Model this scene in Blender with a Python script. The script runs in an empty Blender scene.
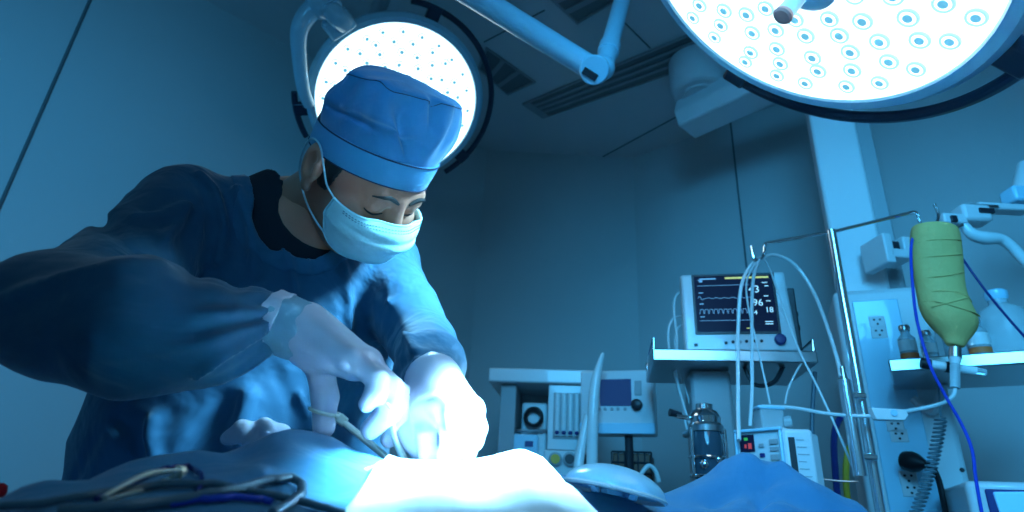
import bpy, math, random
import numpy as np
from mathutils import Vector, Matrix, noise
random.seed(7)
SC = bpy.context.scene
COL = SC.collection
# ---------------------------------------------------------------- camera
FPX = 600.0
TH = math.radians(23.2)
PH = math.radians(3.2)
CAM = np.array([0.0, 0.0, 1.0])
FW = np.array([0, math.cos(TH), math.sin(TH)])
R0 = np.array([1.0, 0, 0]); U0 = np.array([0, -math.sin(TH), math.cos(TH)])
RT = math.cos(PH) * R0 + math.sin(PH) * U0
UP = -math.sin(PH) * R0 + math.cos(PH) * U0
cd = bpy.data.cameras.new('camera'); cam = bpy.data.objects.new('camera', cd); COL.objects.link(cam)
cd.sensor_width = 36.0; cd.lens = FPX / 1024 * 36.0; cd.clip_start = 0.02
cd.dof.use_dof = True; cd.dof.focus_distance = .86; cd.dof.aperture_fstop = 5.6
cam.matrix_world = Matrix(((RT[0], UP[0], -FW[0], CAM[0]), (RT[1], UP[1], -FW[1], CAM[1]), (RT[2], UP[2], -FW[2], CAM[2]), (0, 0, 0, 1)))
SC.camera = cam

def ray(px, py):
    return FW + (px - 512) / FPX * RT + (256 - py) / FPX * UP
def PY(px, py, Y):            # sight line met with the vertical plane y = Y
    d = ray(px, py); return CAM + d * (Y / d[1])
def PZ(px, py, Z):            # sight line met with the level plane z = Z
    d = ray(px, py); return CAM + d * ((Z - CAM[2]) / d[2])
def PD(px, py, D):            # point at a distance D along the optical axis
    return CAM + ray(px, py) * D
def px_of(p):
    v = np.asarray(p) - CAM; d = v @ FW
    return 512 + FPX * (v @ RT) / d, 256 - FPX * (v @ UP) / d
def V(a): return Vector((float(a[0]), float(a[1]), float(a[2])))
def unit(a):
    a = np.asarray(a, float); return a / np.linalg.norm(a)

# ---------------------------------------------------------------- materials
def lin(h):
    h = h.lstrip('#'); o = []
    for i in (0, 2, 4):
        c = int(h[i:i + 2], 16) / 255
        o.append(c / 12.92 if c <= .04045 else ((c + .055) / 1.055) ** 2.4)
    return tuple(o)
def mat(name, col, rough=.5, metal=0, bump=None, emit=None, trans=0, alpha=1, vary=None, coat=0, sheen=0, sss=0, ior=1.45):
    m = bpy.data.materials.new(name); m.use_nodes = True
    nt = m.node_tree; b = nt.nodes['Principled BSDF']
    c = lin(col) if isinstance(col, str) else col
    b.inputs['Base Color'].default_value = (*c, 1); b.inputs['Roughness'].default_value = rough
    b.inputs['Metallic'].default_value = metal; b.inputs['IOR'].default_value = ior
    b.inputs['Transmission Weight'].default_value = trans; b.inputs['Alpha'].default_value = alpha
    b.inputs['Coat Weight'].default_value = coat; b.inputs['Sheen Weight'].default_value = sheen
    if sss:
        b.inputs['Subsurface Weight'].default_value = sss; b.inputs['Subsurface Radius'].default_value = (.01, .004, .002)
    if emit:
        b.inputs['Emission Color'].default_value = (*(lin(emit[0]) if isinstance(emit[0], str) else emit[0]), 1); b.inputs['Emission Strength'].default_value = emit[1]
    tc = nt.nodes.new('ShaderNodeTexCoord')
    if vary:                      # (scale, amount): gentle cloudiness of the base colour
        n = nt.nodes.new('ShaderNodeTexNoise'); n.inputs['Scale'].default_value = vary[0]; n.inputs['Detail'].default_value = 3
        r = nt.nodes.new('ShaderNodeMapRange'); r.inputs['To Min'].default_value = 1 - vary[1]; r.inputs['To Max'].default_value = 1 + vary[1]
        x = nt.nodes.new('ShaderNodeMix'); x.data_type = 'RGBA'; x.blend_type = 'MULTIPLY'; x.inputs['Factor'].default_value = 1
        nt.links.new(tc.outputs['Object'], n.inputs['Vector']); nt.links.new(n.outputs['Fac'], r.inputs['Value'])
        x.inputs[6].default_value = (*c, 1); nt.links.new(r.outputs['Result'], x.inputs[7]); nt.links.new(x.outputs[2], b.inputs['Base Color'])
    if bump:                      # (scale, strength, distance)
        n = nt.nodes.new('ShaderNodeTexNoise'); n.inputs['Scale'].default_value = bump[0]; n.inputs['Detail'].default_value = 4
        bp = nt.nodes.new('ShaderNodeBump'); bp.inputs['Strength'].default_value = bump[1]; bp.inputs['Distance'].default_value = bump[2]
        nt.links.new(tc.outputs['Object'], n.inputs['Vector']); nt.links.new(n.outputs['Fac'], bp.inputs['Height']); nt.links.new(bp.outputs['Normal'], b.inputs['Normal'])
    return m

# ---------------------------------------------------------------- mesh builder
class MB:
    def __init__(s): s.v = []; s.f = []
    def add(s, vs, fs):
        o = len(s.v); s.v += [tuple(map(float, p)) for p in vs]; s.f += [tuple(i + o for i in f) for f in fs]; return s
    def box(s, M, sx, sy, sz, taper=1.0):         # centred on M's origin
        vs = []
        for z in (-.5, .5):
            t = taper if z > 0 else 1
            for x, y in ((-.5, -.5), (.5, -.5), (.5, .5), (-.5, .5)): vs.append(M @ Vector((x * sx * t, y * sy * t, z * sz)))
        return s.add(vs, [(3, 2, 1, 0), (4, 5, 6, 7), (0, 1, 5, 4), (1, 2, 6, 5), (2, 3, 7, 6), (3, 0, 4, 7)])
    def lathe(s, prof, M, n=32, close=True):       # prof: (r, z) list
        vs = []; fs = []
        for r, z in prof:
            for i in range(n):
                a = 2 * math.pi * i / n; vs.append(M @ Vector((r * math.cos(a), r * math.sin(a), z)))
        for j in range(len(prof) - 1):
            for i in range(n):
                k = (i + 1) % n; fs.append((j * n + i, j * n + k, (j + 1) * n + k, (j + 1) * n + i))
        if close:
            fs.append(tuple(range(n - 1, -1, -1))); fs.append(tuple((len(prof) - 1) * n + i for i in range(n)))
        return s.add(vs, fs)
    def cyl(s, a, b, r, r2=None, n=20):
        a = V(a); b = V(b); z = (b - a); L = z.length
        M = Matrix.Translation(a) @ z.to_track_quat('Z', 'Y').to_matrix().to_4x4()
        return s.lathe([(r, 0), (r if r2 is None else r2, L)], M, n)
    def ball(s, c, r, M=None, n=16, m=10):
        M = M or Matrix.Identity(4); r = (r, r, r) if isinstance(r, (int, float)) else r
        vs = []; fs = []
        for j in range(m + 1):
            t = math.pi * j / m
            for i in range(n):
                a = 2 * math.pi * i / n
                vs.append(V(c) + M.to_3x3() @ Vector((r[0] * math.sin(t) * math.cos(a), r[1] * math.sin(t) * math.sin(a), -r[2] * math.cos(t))))
        for j in range(m):
            for i in range(n):
                k = (i + 1) % n; fs.append((j * n + i, j * n + k, (j + 1) * n + k, (j + 1) * n + i))
        return s.add(vs, fs)
    def tube(s, pts, r, n=10, sub=6, flat=None, smooth=True):   # swept round (or flattened) bar
        pts = [V(p) for p in pts]
        rr = list(r) if hasattr(r, '__len__') else [r] * len(pts)
        if smooth and len(pts) > 2:
            q = []; qr = []
            for i in range(len(pts) - 1):
                p0 = pts[max(i - 1, 0)]; p1 = pts[i]; p2 = pts[i + 1]; p3 = pts[min(i + 2, len(pts) - 1)]
                for k in range(sub):
                    t = k / sub
                    q.append(.5 * ((2 * p1) + (p2 - p0) * t + (2 * p0 - 5 * p1 + 4 * p2 - p3) * t * t + (3 * p1 - p0 - 3 * p2 + p3) * t ** 3)); qr.append(rr[i] * (1 - t) + rr[i + 1] * t)
            q.append(pts[-1]); qr.append(rr[-1]); pts, rr = q, qr
        vs = []; fs = []; up = None
        for i, p in enumerate(pts):
            t = (pts[min(i + 1, len(pts) - 1)] - pts[max(i - 1, 0)]).normalized()
            if up is None:
                up = Vector((0, 0, 1)) if abs(t.z) < .9 else Vector((0, 1, 0))
                if flat is not None: up = V(flat[1])
            x = t.cross(up).normalized(); up = x.cross(t).normalized()
            for k in range(n):
                a = 2 * math.pi * k / n
                vs.append(p + x * (rr[i] * math.cos(a)) + up * (rr[i] * math.sin(a) * (flat[0] if flat else 1)))
        m = len(pts)
        for i in range(m - 1):
            for k in range(n):
                l = (k + 1) % n; fs.append((i * n + k, i * n + l, (i + 1) * n + l, (i + 1) * n + k))
        fs.append(tuple(range(n - 1, -1, -1))); fs.append(tuple((m - 1) * n + k for k in range(n)))
        return s.add(vs, fs)
    def ring(s, M, R, r, n=28, m=8, a0=0, a1=2 * math.pi):
        pts = [M @ Vector((R * math.cos(a0 + (a1 - a0) * i / n), R * math.sin(a0 + (a1 - a0) * i / n), 0)) for i in range(n + 1)]
        return s.tube(pts, r, m, smooth=False)
    def prism(s, poly, M, depth):                  # poly in local x,z ; extruded along +y
        n = len(poly); vs = [M @ Vector((x, 0, z)) for x, z in poly] + [M @ Vector((x, depth, z)) for x, z in poly]
        fs = [tuple(range(n)), tuple(range(2 * n - 1, n - 1, -1))] + [(i, i + n, (i + 1) % n + n, (i + 1) % n) for i in range(n)]
        return s.add(vs, fs)
    def quadbox(s, q, off):                        # four corner points extruded by an offset vector
        off = np.asarray(off, float); q = [np.asarray(p, float) for p in q]
        return s.add(q + [p + off for p in q], [(0, 1, 2, 3), (7, 6, 5, 4)] + [(i, i + 4, (i + 1) % 4 + 4, (i + 1) % 4) for i in range(4)])

def link(name, me, m, parent=None, bevel=0, angle=35, seg=2):
    o = bpy.data.objects.new(name, me); COL.objects.link(o)
    if m: me.materials.append(m)
    if angle:
        me.polygons.foreach_set('use_smooth', [True] * len(me.polygons)); me.set_sharp_from_angle(angle=math.radians(angle))
    if bevel:
        b = o.modifiers.new('bevel', 'BEVEL'); b.width = bevel; b.segments = seg; b.limit_method = 'ANGLE'; b.angle_limit = math.radians(40); b.harden_normals = False
    if parent: adopt(o, parent)
    return o
def rootof(o):
    M = Matrix.Identity(4)
    while o: M = o.matrix_basis.copy() @ Matrix.Identity(4) if o.parent is None else M; o = o.parent
    return M
def adopt(o, parent):
    o.parent = parent
    r = parent
    loc = Vector((0, 0, 0))
    if parent.parent is None and parent.type == 'EMPTY': loc = parent.location.copy()
    o.matrix_parent_inverse = Matrix.Translation(-loc)
def obj(name, mb, m, parent=None, bevel=0, angle=35, seg=2):
    me = bpy.data.meshes.new(name); me.from_pydata(mb.v, [], mb.f); me.validate(); me.update()
    bmfix(me)
    return link(name, me, m, parent, bevel, angle, seg)
import bmesh
def bmfix(me):
    bm = bmesh.new(); bm.from_mesh(me); bmesh.ops.recalc_face_normals(bm, faces=bm.faces); bm.to_mesh(me); bm.free()
def tag(o, label=None, cat=None, group=None, kind=None):
    if label: o['label'] = label
    if cat: o['category'] = cat
    if group: o['group'] = group
    if kind: o['kind'] = kind
    return o
def thing(name, loc, label, cat, group=None):
    o = bpy.data.objects.new(name, None); COL.objects.link(o); o.location = V(loc); o.empty_display_size = .05
    return tag(o, label, cat, group)
def frame(o, x, z):        # right-handed frame from origin, x axis hint, z axis hint -> Matrix with y = z cross x
    z = unit(z); x = np.asarray(x, float); x = unit(x - z * (x @ z)); y = np.cross(z, x)
    return Matrix(((x[0], y[0], z[0], o[0]), (x[1], y[1], z[1], o[1]), (x[2], y[2], z[2], o[2]), (0, 0, 0, 1)))
def text_mesh(mb, s, M, size, depth=.0004):
    c = bpy.data.curves.new('t', 'FONT'); c.body = s; c.size = size; c.extrude = depth; c.align_x = 'CENTER'; c.align_y = 'CENTER'; c.resolution_u = 2
    o = bpy.data.objects.new('t', c); COL.objects.link(o)
    dg = bpy.context.evaluated_depsgraph_get(); e = o.evaluated_get(dg); me = e.to_mesh()
    mb.add([M @ v.co for v in me.vertices], [tuple(p.vertices) for p in me.polygons]); e.to_mesh_clear()
    bpy.data.objects.remove(o); bpy.data.curves.remove(c)

# ---------------------------------------------------------------- solid modelling on a distance grid
def cap(P, a, b, ra, rb=None):
    a = np.asarray(a, np.float32); b = np.asarray(b, np.float32); rb = ra if rb is None else rb
    ba = b - a; t = np.clip(((P - a) @ ba) / max(float(ba @ ba), 1e-9), 0, 1)
    q = P - a - t[:, None] * ba
    return np.sqrt((q * q).sum(1)) - (ra + (rb - ra) * t)
def ell(P, c, r, A=None):      # A: 3x3, columns are the axes
    q = P - np.asarray(c, np.float32)
    if A is not None: q = q @ np.asarray(A, np.float32)
    r = np.asarray(r, np.float32); k0 = np.sqrt(((q / r) ** 2).sum(1)); k1 = np.sqrt(((q / (r * r)) ** 2).sum(1))
    return k0 * (k0 - 1) / np.maximum(k1, 1e-6)
def boxd(P, c, h, A=None, rad=0):
    q = P - np.asarray(c, np.float32)
    if A is not None: q = q @ np.asarray(A, np.float32)
    q = np.abs(q) - np.asarray(h, np.float32) + rad
    return np.sqrt((np.maximum(q, 0) ** 2).sum(1)) + np.minimum(q.max(1), 0) - rad
def smin(a, b, k):
    h = np.maximum(k - np.abs(a - b), 0) / k
    return np.minimum(a, b) - h * h * k * .25
def smax(a, b, k): return -smin(-a, -b, k)
def chain(P, pts, rs, k=.004):
    d = None
    for i in range(len(pts) - 1):
        c = cap(P, pts[i], pts[i + 1], rs[i], rs[i + 1]); d = c if d is None else smin(d, c, k)
    return d
def polyd(P, pts):
    d = None
    for i in range(len(pts) - 1):
        c = cap(P, pts[i], pts[i + 1], 0); d = c if d is None else np.minimum(d, c)
    return d
def solid(fn, lo, hi, h, B=10, slack=1.0):
    lo = np.asarray(lo, np.float32); hi = np.asarray(hi, np.float32)
    nb = np.ceil((hi - lo) / (h * B)).astype(int) + 1; n = nb * B
    cx = [(lo[i] + (np.arange(nb[i]) + .5) * B * h).astype(np.float32) for i in range(3)]
    G = np.stack(np.meshgrid(*cx, indexing='ij'), -1).reshape(-1, 3)
    dc = fn(G); half = B * h * .87
    act = np.abs(dc) < half * (1.3 + slack)
    D = np.where(dc < 0, -1.0, 1.0).astype(np.float32).reshape(nb)
    D = np.repeat(np.repeat(np.repeat(D, B, 0), B, 1), B, 2)
    ia = np.argwhere(act.reshape(nb))
    off = np.stack(np.meshgrid(*[np.arange(B)] * 3, indexing='ij'), -1).reshape(-1, 3)
    for s in range(0, len(ia), 400):
        c = ia[s:s + 400]; I = (c[:, None, :] * B + off[None]).reshape(-1, 3)
        D[I[:, 0], I[:, 1], I[:, 2]] = fn((lo + I * h).astype(np.float32))
    # surface nets
    ins = D < 0
    cs = [(0, 0, 0), (1, 0, 0), (0, 1, 0), (1, 1, 0), (0, 0, 1), (1, 0, 1), (0, 1, 1), (1, 1, 1)]
    sl = lambda A, c: A[c[0]:A.shape[0] - 1 + c[0], c[1]:A.shape[1] - 1 + c[1], c[2]:A.shape[2] - 1 + c[2]]
    cnt = sum(sl(ins, c).astype(np.int8) for c in cs)
    actc = (cnt > 0) & (cnt < 8); I = np.argwhere(actc)
    vid = -np.ones(actc.shape, np.int32); vid[actc] = np.arange(len(I))
    val = [D[I[:, 0] + c[0], I[:, 1] + c[1], I[:, 2] + c[2]] for c in cs]
    acc = np.zeros((len(I), 3), np.float64); num = np.zeros(len(I))
    for a in range(8):
        for b in range(a + 1, 8):
            if sum(abs(cs[a][k] - cs[b][k]) for k in range(3)) != 1: continue
            x = (val[a] < 0) != (val[b] < 0)
            t = np.where(x, val[a] / np.where(x, val[a] - val[b], 1), 0)
            p = np.asarray(cs[a]) + t[:, None] * (np.asarray(cs[b]) - np.asarray(cs[a]))
            acc += np.where(x[:, None], p, 0); num += x
    vs = lo + (I + acc / num[:, None]) * h
    fs = []
    for ax in range(3):
        u, w = (ax + 1) % 3, (ax + 2) % 3
        A = np.moveaxis(ins, ax, 0); s = A[:-1] != A[1:]; E = np.argwhere(s)
        out = np.empty_like(E); out[:, 0] = E[:, 0]; out[:, 1:] = E[:, 1:]
        rest = [k for k in range(3) if k != ax]
        J = np.zeros((len(E), 3), int); J[:, ax] = E[:, 0]; J[:, rest[0]] = E[:, 1]; J[:, rest[1]] = E[:, 2]
        ok = (J[:, u] > 0) & (J[:, w] > 0) & (J[:, u] < n[u] - 1) & (J[:, w] < n[w] - 1); J = J[ok]
        flip = ins[J[:, 0], J[:, 1], J[:, 2]]
        du = np.zeros(3, int); du[u] = 1; dw = np.zeros(3, int); dw[w] = 1
        g = lambda K: vid[K[:, 0], K[:, 1], K[:, 2]]
        q = np.stack([g(J - du - dw), g(J - dw), g(J), g(J - du)], 1)
        q[~flip] = q[~flip][:, ::-1]; fs.append(q)
    return vs, np.concatenate(fs)
def relax(vs, fs, it=1, lam=.5):
    n = len(vs); e = np.concatenate([fs[:, [0, 1]], fs[:, [1, 2]], fs[:, [2, 3]], fs[:, [3, 0]]])
    for _ in range(it):
        acc = np.zeros_like(vs); cn = np.zeros(n)
        for a, b in ((0, 1), (1, 0)):
            for k in range(3): acc[:, k] += np.bincount(e[:, a], vs[e[:, b], k], n)
            cn += np.bincount(e[:, a], minlength=n)
        vs = vs * (1 - lam) + lam * acc / np.maximum(cn, 1)[:, None]
    return vs
def npmesh(name, vs, fs):
    me = bpy.data.meshes.new(name); n = len(fs)
    me.vertices.add(len(vs)); me.vertices.foreach_set('co', np.asarray(vs, np.float32).ravel())
    me.loops.add(n * 4); me.loops.foreach_set('vertex_index', np.asarray(fs, np.int32).ravel())
    me.polygons.add(n); me.polygons.foreach_set('loop_start', np.arange(n, dtype=np.int32) * 4)
    me.update(calc_edges=True); me.validate(); return me
def sculpt(name, fn, lo, hi, h, m, parent=None, it=1, slack=1.0):
    vs, fs = solid(fn, lo, hi, h, slack=slack)
    if it: vs = relax(vs, fs, it)
    return link(name, npmesh(name, vs, fs), m, parent, angle=180)
_rw = np.random.default_rng(11)
def ripples(P, base, n=7, octs=2):        # irregular cloth ripples: warped ridged waves, about -1 .. 1
    rng = np.random.default_rng(5); out = np.zeros(len(P), np.float32); tot = 0
    for o_ in range(octs):
        for k in range(n):
            d1 = rng.normal(size=3); d1 /= np.linalg.norm(d1); d2 = rng.normal(size=3); d2 /= np.linalg.norm(d2); f = base * (1.9 ** o_) * rng.uniform(.7, 1.35); ph = rng.uniform(0, 6.28, 2)
            s = np.sin((P @ d1.astype(np.float32)) * f + 1.9 * np.sin((P @ d2.astype(np.float32)) * f * .55 + ph[0]) + ph[1])
            w = .5 ** o_; out += w * (1 - 2 * np.sqrt(np.abs(s) + .01)); tot += w
    return out / tot * 1.6
def strike(fn, pts, t0=.25, t1=1.8):       # where sight lines meet a solid
    Dr = np.array([ray(*p) for p in pts], np.float32); t = np.full(len(pts), t0, np.float32)
    for _ in range(90):
        d = fn((CAM + Dr * t[:, None]).astype(np.float32)); t = np.where(d > .0006, t + np.clip(d * .6, .0005, .1), t)
    return [CAM + Dr[i] * min(t[i], t1) for i in range(len(pts))]
# ================================================================ materials
M_wall = mat('wall_paint', (.43, .47, .48), .75, bump=(60, .05, .002), vary=(1.2, .04))
M_ceil = mat('ceiling_paint', (.52, .54, .55), .8, vary=(1.5, .04))
M_floor = mat('vinyl_floor', (.25, .3, .32), .4, vary=(3, .1))
M_seam = mat('seam_dark', (.10, .12, .13), .8)
M_fix = mat('fixture_grey', (.26, .28, .29), .5)
M_louver = mat('louver_dark', (.13, .14, .15), .4)
M_white = mat('white_enamel', (.62, .66, .68), .35, coat=.3, bump=(90, .03, .001))
M_lampbody = mat('lamp_enamel', (.36, .68, .84), .3, coat=.4, bump=(80, .02, .001))
M_grey = mat('grey_enamel', (.32, .36, .38), .4, bump=(90, .03, .001))
M_pend = mat('pendant_enamel', (.62, .66, .68), .4, bump=(70, .03, .001))
M_dark = mat('dark_plastic', (.018, .022, .03), .4)
M_black = mat('black_rubber', (.008, .009, .012), .45)
M_chrome = mat('chrome', (.75, .78, .8), .12, 1)
M_steel = mat('brushed_steel', (.55, .58, .6), .28, 1, bump=(120, .04, .001))
M_gold = mat('gilt_steel', (.95, .88, .72), .4, .45)
M_tube = mat('clear_tubing', (.62, .72, .74), .25, coat=.3)
M_bluecable = mat('blue_cable', (.015, .06, .5), .4)
M_navycable = mat('navy_cable', (.012, .025, .16), .4)
M_greycable = mat('grey_cable', (.10, .17, .22), .45)
M_yellow = mat('yellow_hose', (.6, .38, .03), .45)
M_glass = mat('clear_glass', (.85, .95, .97), .03, trans=.92, ior=1.3)
M_plasticclear = mat('clear_plastic', (.75, .85, .88), .12, trans=.6, ior=1.2)
M_orange = mat('orange_label', (.75, .16, .04), .6)
M_paper = mat('paper_label', (.7, .72, .72), .7)
M_screen = mat('screen_black', (.003, .005, .014), .35, emit=((.002, .006, .028), 1.0), ior=1.15)
M_trace = mat('screen_trace', (.1, .2, .3), .5, emit=((.12, .40, .75), .8))
M_tracehi = mat('screen_bright', (.3, .6, .7), .5, emit=((.35, .75, 1.0), 1.0))
M_traceyel = mat('screen_yellow', (.5, .5, .1), .5, emit=((.75, .85, .30), .6))
M_red = mat('red_plastic', (.55, .01, .02), .35)

# ================================================================ room shell
CZ = 3.0
A_ = PZ(205, 0, CZ)[:2]; B_ = PZ(487, 150, CZ)[:2]; C_ = PZ(633, 158, CZ)[:2]; D_ = PZ(830, 85, CZ)[:2]
la = (A_ - B_) / np.linalg.norm(A_ - B_); ra = (D_ - C_) / np.linalg.norm(D_ - C_)
L1 = B_ + la * 3.3; R1 = C_ + ra * 3.1
L2 = np.array([L1[0], -1.2]); R2 = np.array([R1[0], -1.2])
def wall(name, p, q):
    p = np.array([*p, 0.]); q = np.array([*q, 0.]); d = unit(q - p); nrm = np.array([d[1], -d[0], 0])
    mid = (p + q) / 2; mid2 = np.array([0, 1.0, 0]) - mid
    if nrm @ mid2 > 0: nrm = -nrm
    mb = MB().quadbox([p, q, q + [0, 0, CZ], p + [0, 0, CZ]], nrm * .1)
    return tag(obj(name, mb, M_wall, angle=0), kind='structure')
wall('wall_back', B_, C_); wall('wall_left', L1, B_); wall('wall_right', C_, R1)
wall('wall_far_left', L2, L1); wall('wall_far_right', R1, R2)
poly = [L2, L1, B_, C_, R1, R2]
tag(obj('ceiling', MB().add([(*p, CZ) for p in poly] + [(*p, CZ + .1) for p in poly],
    [tuple(range(6)), tuple(range(11, 5, -1))] + [(i, (i + 1) % 6, (i + 1) % 6 + 6, i + 6) for i in range(6)]), M_ceil, angle=0), kind='structure')
tag(obj('floor', MB().add([(*p, 0) for p in poly] + [(*p, -.1) for p in poly],
    [tuple(range(6)), tuple(range(11, 5, -1))] + [(i, (i + 1) % 6, (i + 1) % 6 + 6, i + 6) for i in range(6)]), M_floor, angle=0), kind='structure')
def onwall(px, py, p, q):
    d = ray(px, py); e = q - p; n = np.array([e[1], -e[0]]); t = ((p - CAM[:2]) @ n) / (d[:2] @ n); return CAM + d * t
# upright panel seams of the walls
ntrim = 0
def seam(pts, w=.006):
    global ntrim; ntrim += 1
    return tag(obj('trim_%d' % ntrim, MB().tube(pts, w, 6, smooth=False), M_seam), kind='structure')
s0 = onwall(90, 0, B_, L1); s1 = onwall(45, 103, B_, L1); s0[:2] = (s0[:2] + s1[:2]) / 2
seam([(s0[0], s0[1], 0.05), (s0[0], s0[1], CZ)], .006)
s0 = onwall(738, 190, C_, R1); seam([(s0[0], s0[1], 1.7), (s0[0], s0[1], CZ)], .005)
seam([PZ(602, 157, CZ), PZ(700, 104, CZ), PZ(760, 76, CZ)], .005)
seam([PZ(484, 42, CZ), PZ(545, 10, CZ)], .004)
seam([PZ(620, 18, CZ), PZ(650, 48, CZ)], .004)
# recessed ceiling fixtures
def fixture(q, label, nslat):
    c = [PZ(x, y, CZ) for x, y in q]; ctr = sum(c) / 4
    t = thing('ceiling_light', (ctr[0], ctr[1], CZ), label, 'ceiling light', 'recessed ceiling lights, switched off')
    mb = MB(); 
    for i in range(4):
        a, b = c[i], c[(i + 1) % 4]; ia, ib = a + (ctr - a) * .08, b + (ctr - b) * .08
        mb.quadbox([a, b, ib, ia], (0, 0, -.014))
    obj('frame', mb, M_fix, t, .002)
    inn = [p + (ctr - p) * .08 for p in c]
    obj('diffuser', MB().quadbox(inn, (0, 0, -.004)), M_louver, t)
    mb = MB()
    for k in range(1, nslat + 1):
        u = k / (nslat + 1); a = inn[0] * (1 - u) + inn[1] * u; b = inn[3] * (1 - u) + inn[2] * u; w = (inn[1] - inn[0]) * .06
        mb.quadbox([a - w, a + w, b + w, b - w], (0, 0, -.011))
    obj('louver', mb, M_fix, t)
fixture([(522, 103), (543, 117), (770, 38), (735, 14)], 'long narrow recessed ceiling light, unlit, running behind the lamp arm', 3)
fixture([(478, 67), (508, 94), (536, 81), (486, 46)], 'short unlit recessed ceiling light just right of the round lamp behind the cap', 2)
fixture([(540, -12), (577, 23), (616, 0), (590, -30)], 'unlit recessed ceiling light cut by the top edge, above the lamp arm elbow', 2)
# ================================================================ equipment at the right
def plane(bl, br):            # upright working plane: x along bl->br, z up, y away from the camera
    x = np.array([br[0] - bl[0], br[1] - bl[1], 0.]); return frame(bl, x, (0, 0, 1))
def on(M, px, py):            # sight line met with the x-z plane of M, in M's coordinates
    Mi = M.inverted(); o = Mi @ V(CAM); d = Mi.to_3x3() @ V(ray(px, py)); t = -o.y / d.y; p = o + d * t; return p.x, p.z
def slab(mb, M, x0, x1, z0, z1, y0, y1):
    return mb.box(M @ Matrix.Translation(((x0 + x1) / 2, (y0 + y1) / 2, (z0 + z1) / 2)), abs(x1 - x0), abs(y1 - y0), abs(z1 - z0))
def bb(M, *pts):
    q = [on(M, *p) for p in pts]; xs = [a for a, b in q]; zs = [b for a, b in q]; return min(xs), max(xs), min(zs), max(zs)
RX = Matrix.Rotation(math.pi / 2, 4, 'X')    # local z of a lathe -> -y (towards the viewer)

# ---- patient monitor -------------------------------------------------
bl = PY(686, 353, 1.62); br = PY(799, 349, 1.55); br[2] = bl[2] = (bl[2] + br[2]) / 2
MM = plane(bl, br); W = on(MM, 799, 349)[0]; Hh = on(MM, 684, 275)[1]
mon = thing('patient_monitor', MM @ Vector((W / 2, .06, 0)), 'white patient monitor showing heart traces and numbers, standing on the cart shelf', 'medical monitor')
mb = MB(); vs = []
for y, g in ((0, 0), (.02, -.004), (.06, .0), (.15, .022)):
    for x, z in ((g, max(g, 0)), (W - g, max(g, 0)), (W - g - .012, Hh - g), (g + .0, Hh - g)): vs.append(MM @ Vector((x, y, z)))
fs = [(0, 1, 2, 3), (15, 14, 13, 12)]
for j in range(3):
    for i in range(4): k = (i + 1) % 4; fs.append((j * 4 + i, j * 4 + k, j * 4 + 4 + k, j * 4 + 4 + i))
mb.add(vs, fs); obj('housing', mb, M_white, mon, .006, seg=3)
x0, x1, z0, z1 = bb(MM, (693, 281), (771, 272), (778, 329), (697, 335)); x0 += .002
z0 = on(MM, 738, 332)[1]; z1 = on(MM, 735, 276)[1]
mb = MB()
for a, b, c, d in ((x0 - .006, x1 + .006, z1, z1 + .006), (x0 - .006, x1 + .006, z0 - .006, z0), (x0 - .006, x0, z0, z1), (x1, x1 + .006, z0, z1)): slab(mb, MM, a, b, c, d, -.004, .002)
obj('screen_bezel', mb, M_dark, mon)
scr = obj('screen', slab(MB(), MM, x0, x1, z0, z1, -.0015, .002), M_screen, mon)
sw, sh = x1 - x0, z1 - z0
def S(u, v, y=-.0022): return MM @ Vector((x0 + u * sw, y, z0 + v * sh))
mb = MB()
def trace(fn, n, v, a, w=.0007, u0=.04, u1=.7): mb.tube([S(u0 + (u1 - u0) * i / n, v + a * fn(i / n)) for i in range(n + 1)], w, 5, smooth=False)
trace(lambda t: 0, 2, .83, 0); trace(lambda t: math.sin(t * 40) * .3 + (1 if t < .1 else 0) * math.sin(t * 60), 60, .60, .03)
def saw(t): f = (t * 11) % 1; return -1 if f < .18 else (-.3 if f < .3 else 0)
trace(saw, 132, .40, .075); trace(lambda t: 0, 2, .2, 0)
for v in (.70, .5, .27, .93): mb.box(MM @ Matrix.Translation((x0 + .08 * sw, -.002, z0 + v * sh)), .012, .0008, .0025)
mb.box(MM @ Matrix.Translation((x0 + .18 * sw, -.002, z0 + .955 * sh)), .045, .0008, .004)
mb.box(MM @ Matrix.Translation((x0 + .09 * sw, -.002, z0 + .915 * sh)), .009, .0008, .006)
obj('trace_lines', mb, M_trace, mon)
mb = MB(); Mt = MM @ RX
def scrtext(s, u, v, size): text_mesh(mb, s, MM @ Matrix.Translation((x0 + u * sw, -.002, z0 + v * sh)) @ RX, size)
scrtext('43', .76, .74, .030); scrtext('96', .79, .50, .028); scrtext('4', .75, .33, .018); scrtext('18', .92, .37, .022)
for u, v, w in ((.90, .86, .014), (.92, .80, .010), (.90, .62, .012), (.9, .17, .02), (.9, .13, .02), (.92, .53, .012), (.72, .60, .008)): mb.box(MM @ Matrix.Translation((x0 + u * sw, -.002, z0 + v * sh)), w, .0008, .0022)
obj('readout', mb, M_tracehi, mon)
mb = MB(); mb.box(MM @ Matrix.Translation((x0 + .68 * sw, -.002, z0 + .96 * sh)), .55 * sw, .0008, .005); mb.box(MM @ Matrix.Translation((x0 + .66 * sw, -.002, z0 + .06 * sh)), .018, .0008, .002)
obj('alarm_bar', mb, M_traceyel, mon)
for px, py in ((726, 343), (733, 342), (740, 342), (746.5, 341.5), (755, 341), (761.5, 341)):
    x, z = on(MM, px, py); obj('button', MB().lathe([(.0042, 0), (.0042, .003), (.003, .004)], MM @ Matrix.Translation((x, 0, z)) @ RX, 14), M_grey if px == 740 else M_dark, mon)
x, z = on(MM, 696, 345); obj('power_key', slab(MB(), MM, x - .005, x + .005, z - .004, z + .004, -.003, .001), M_dark, mon, .001)
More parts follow.
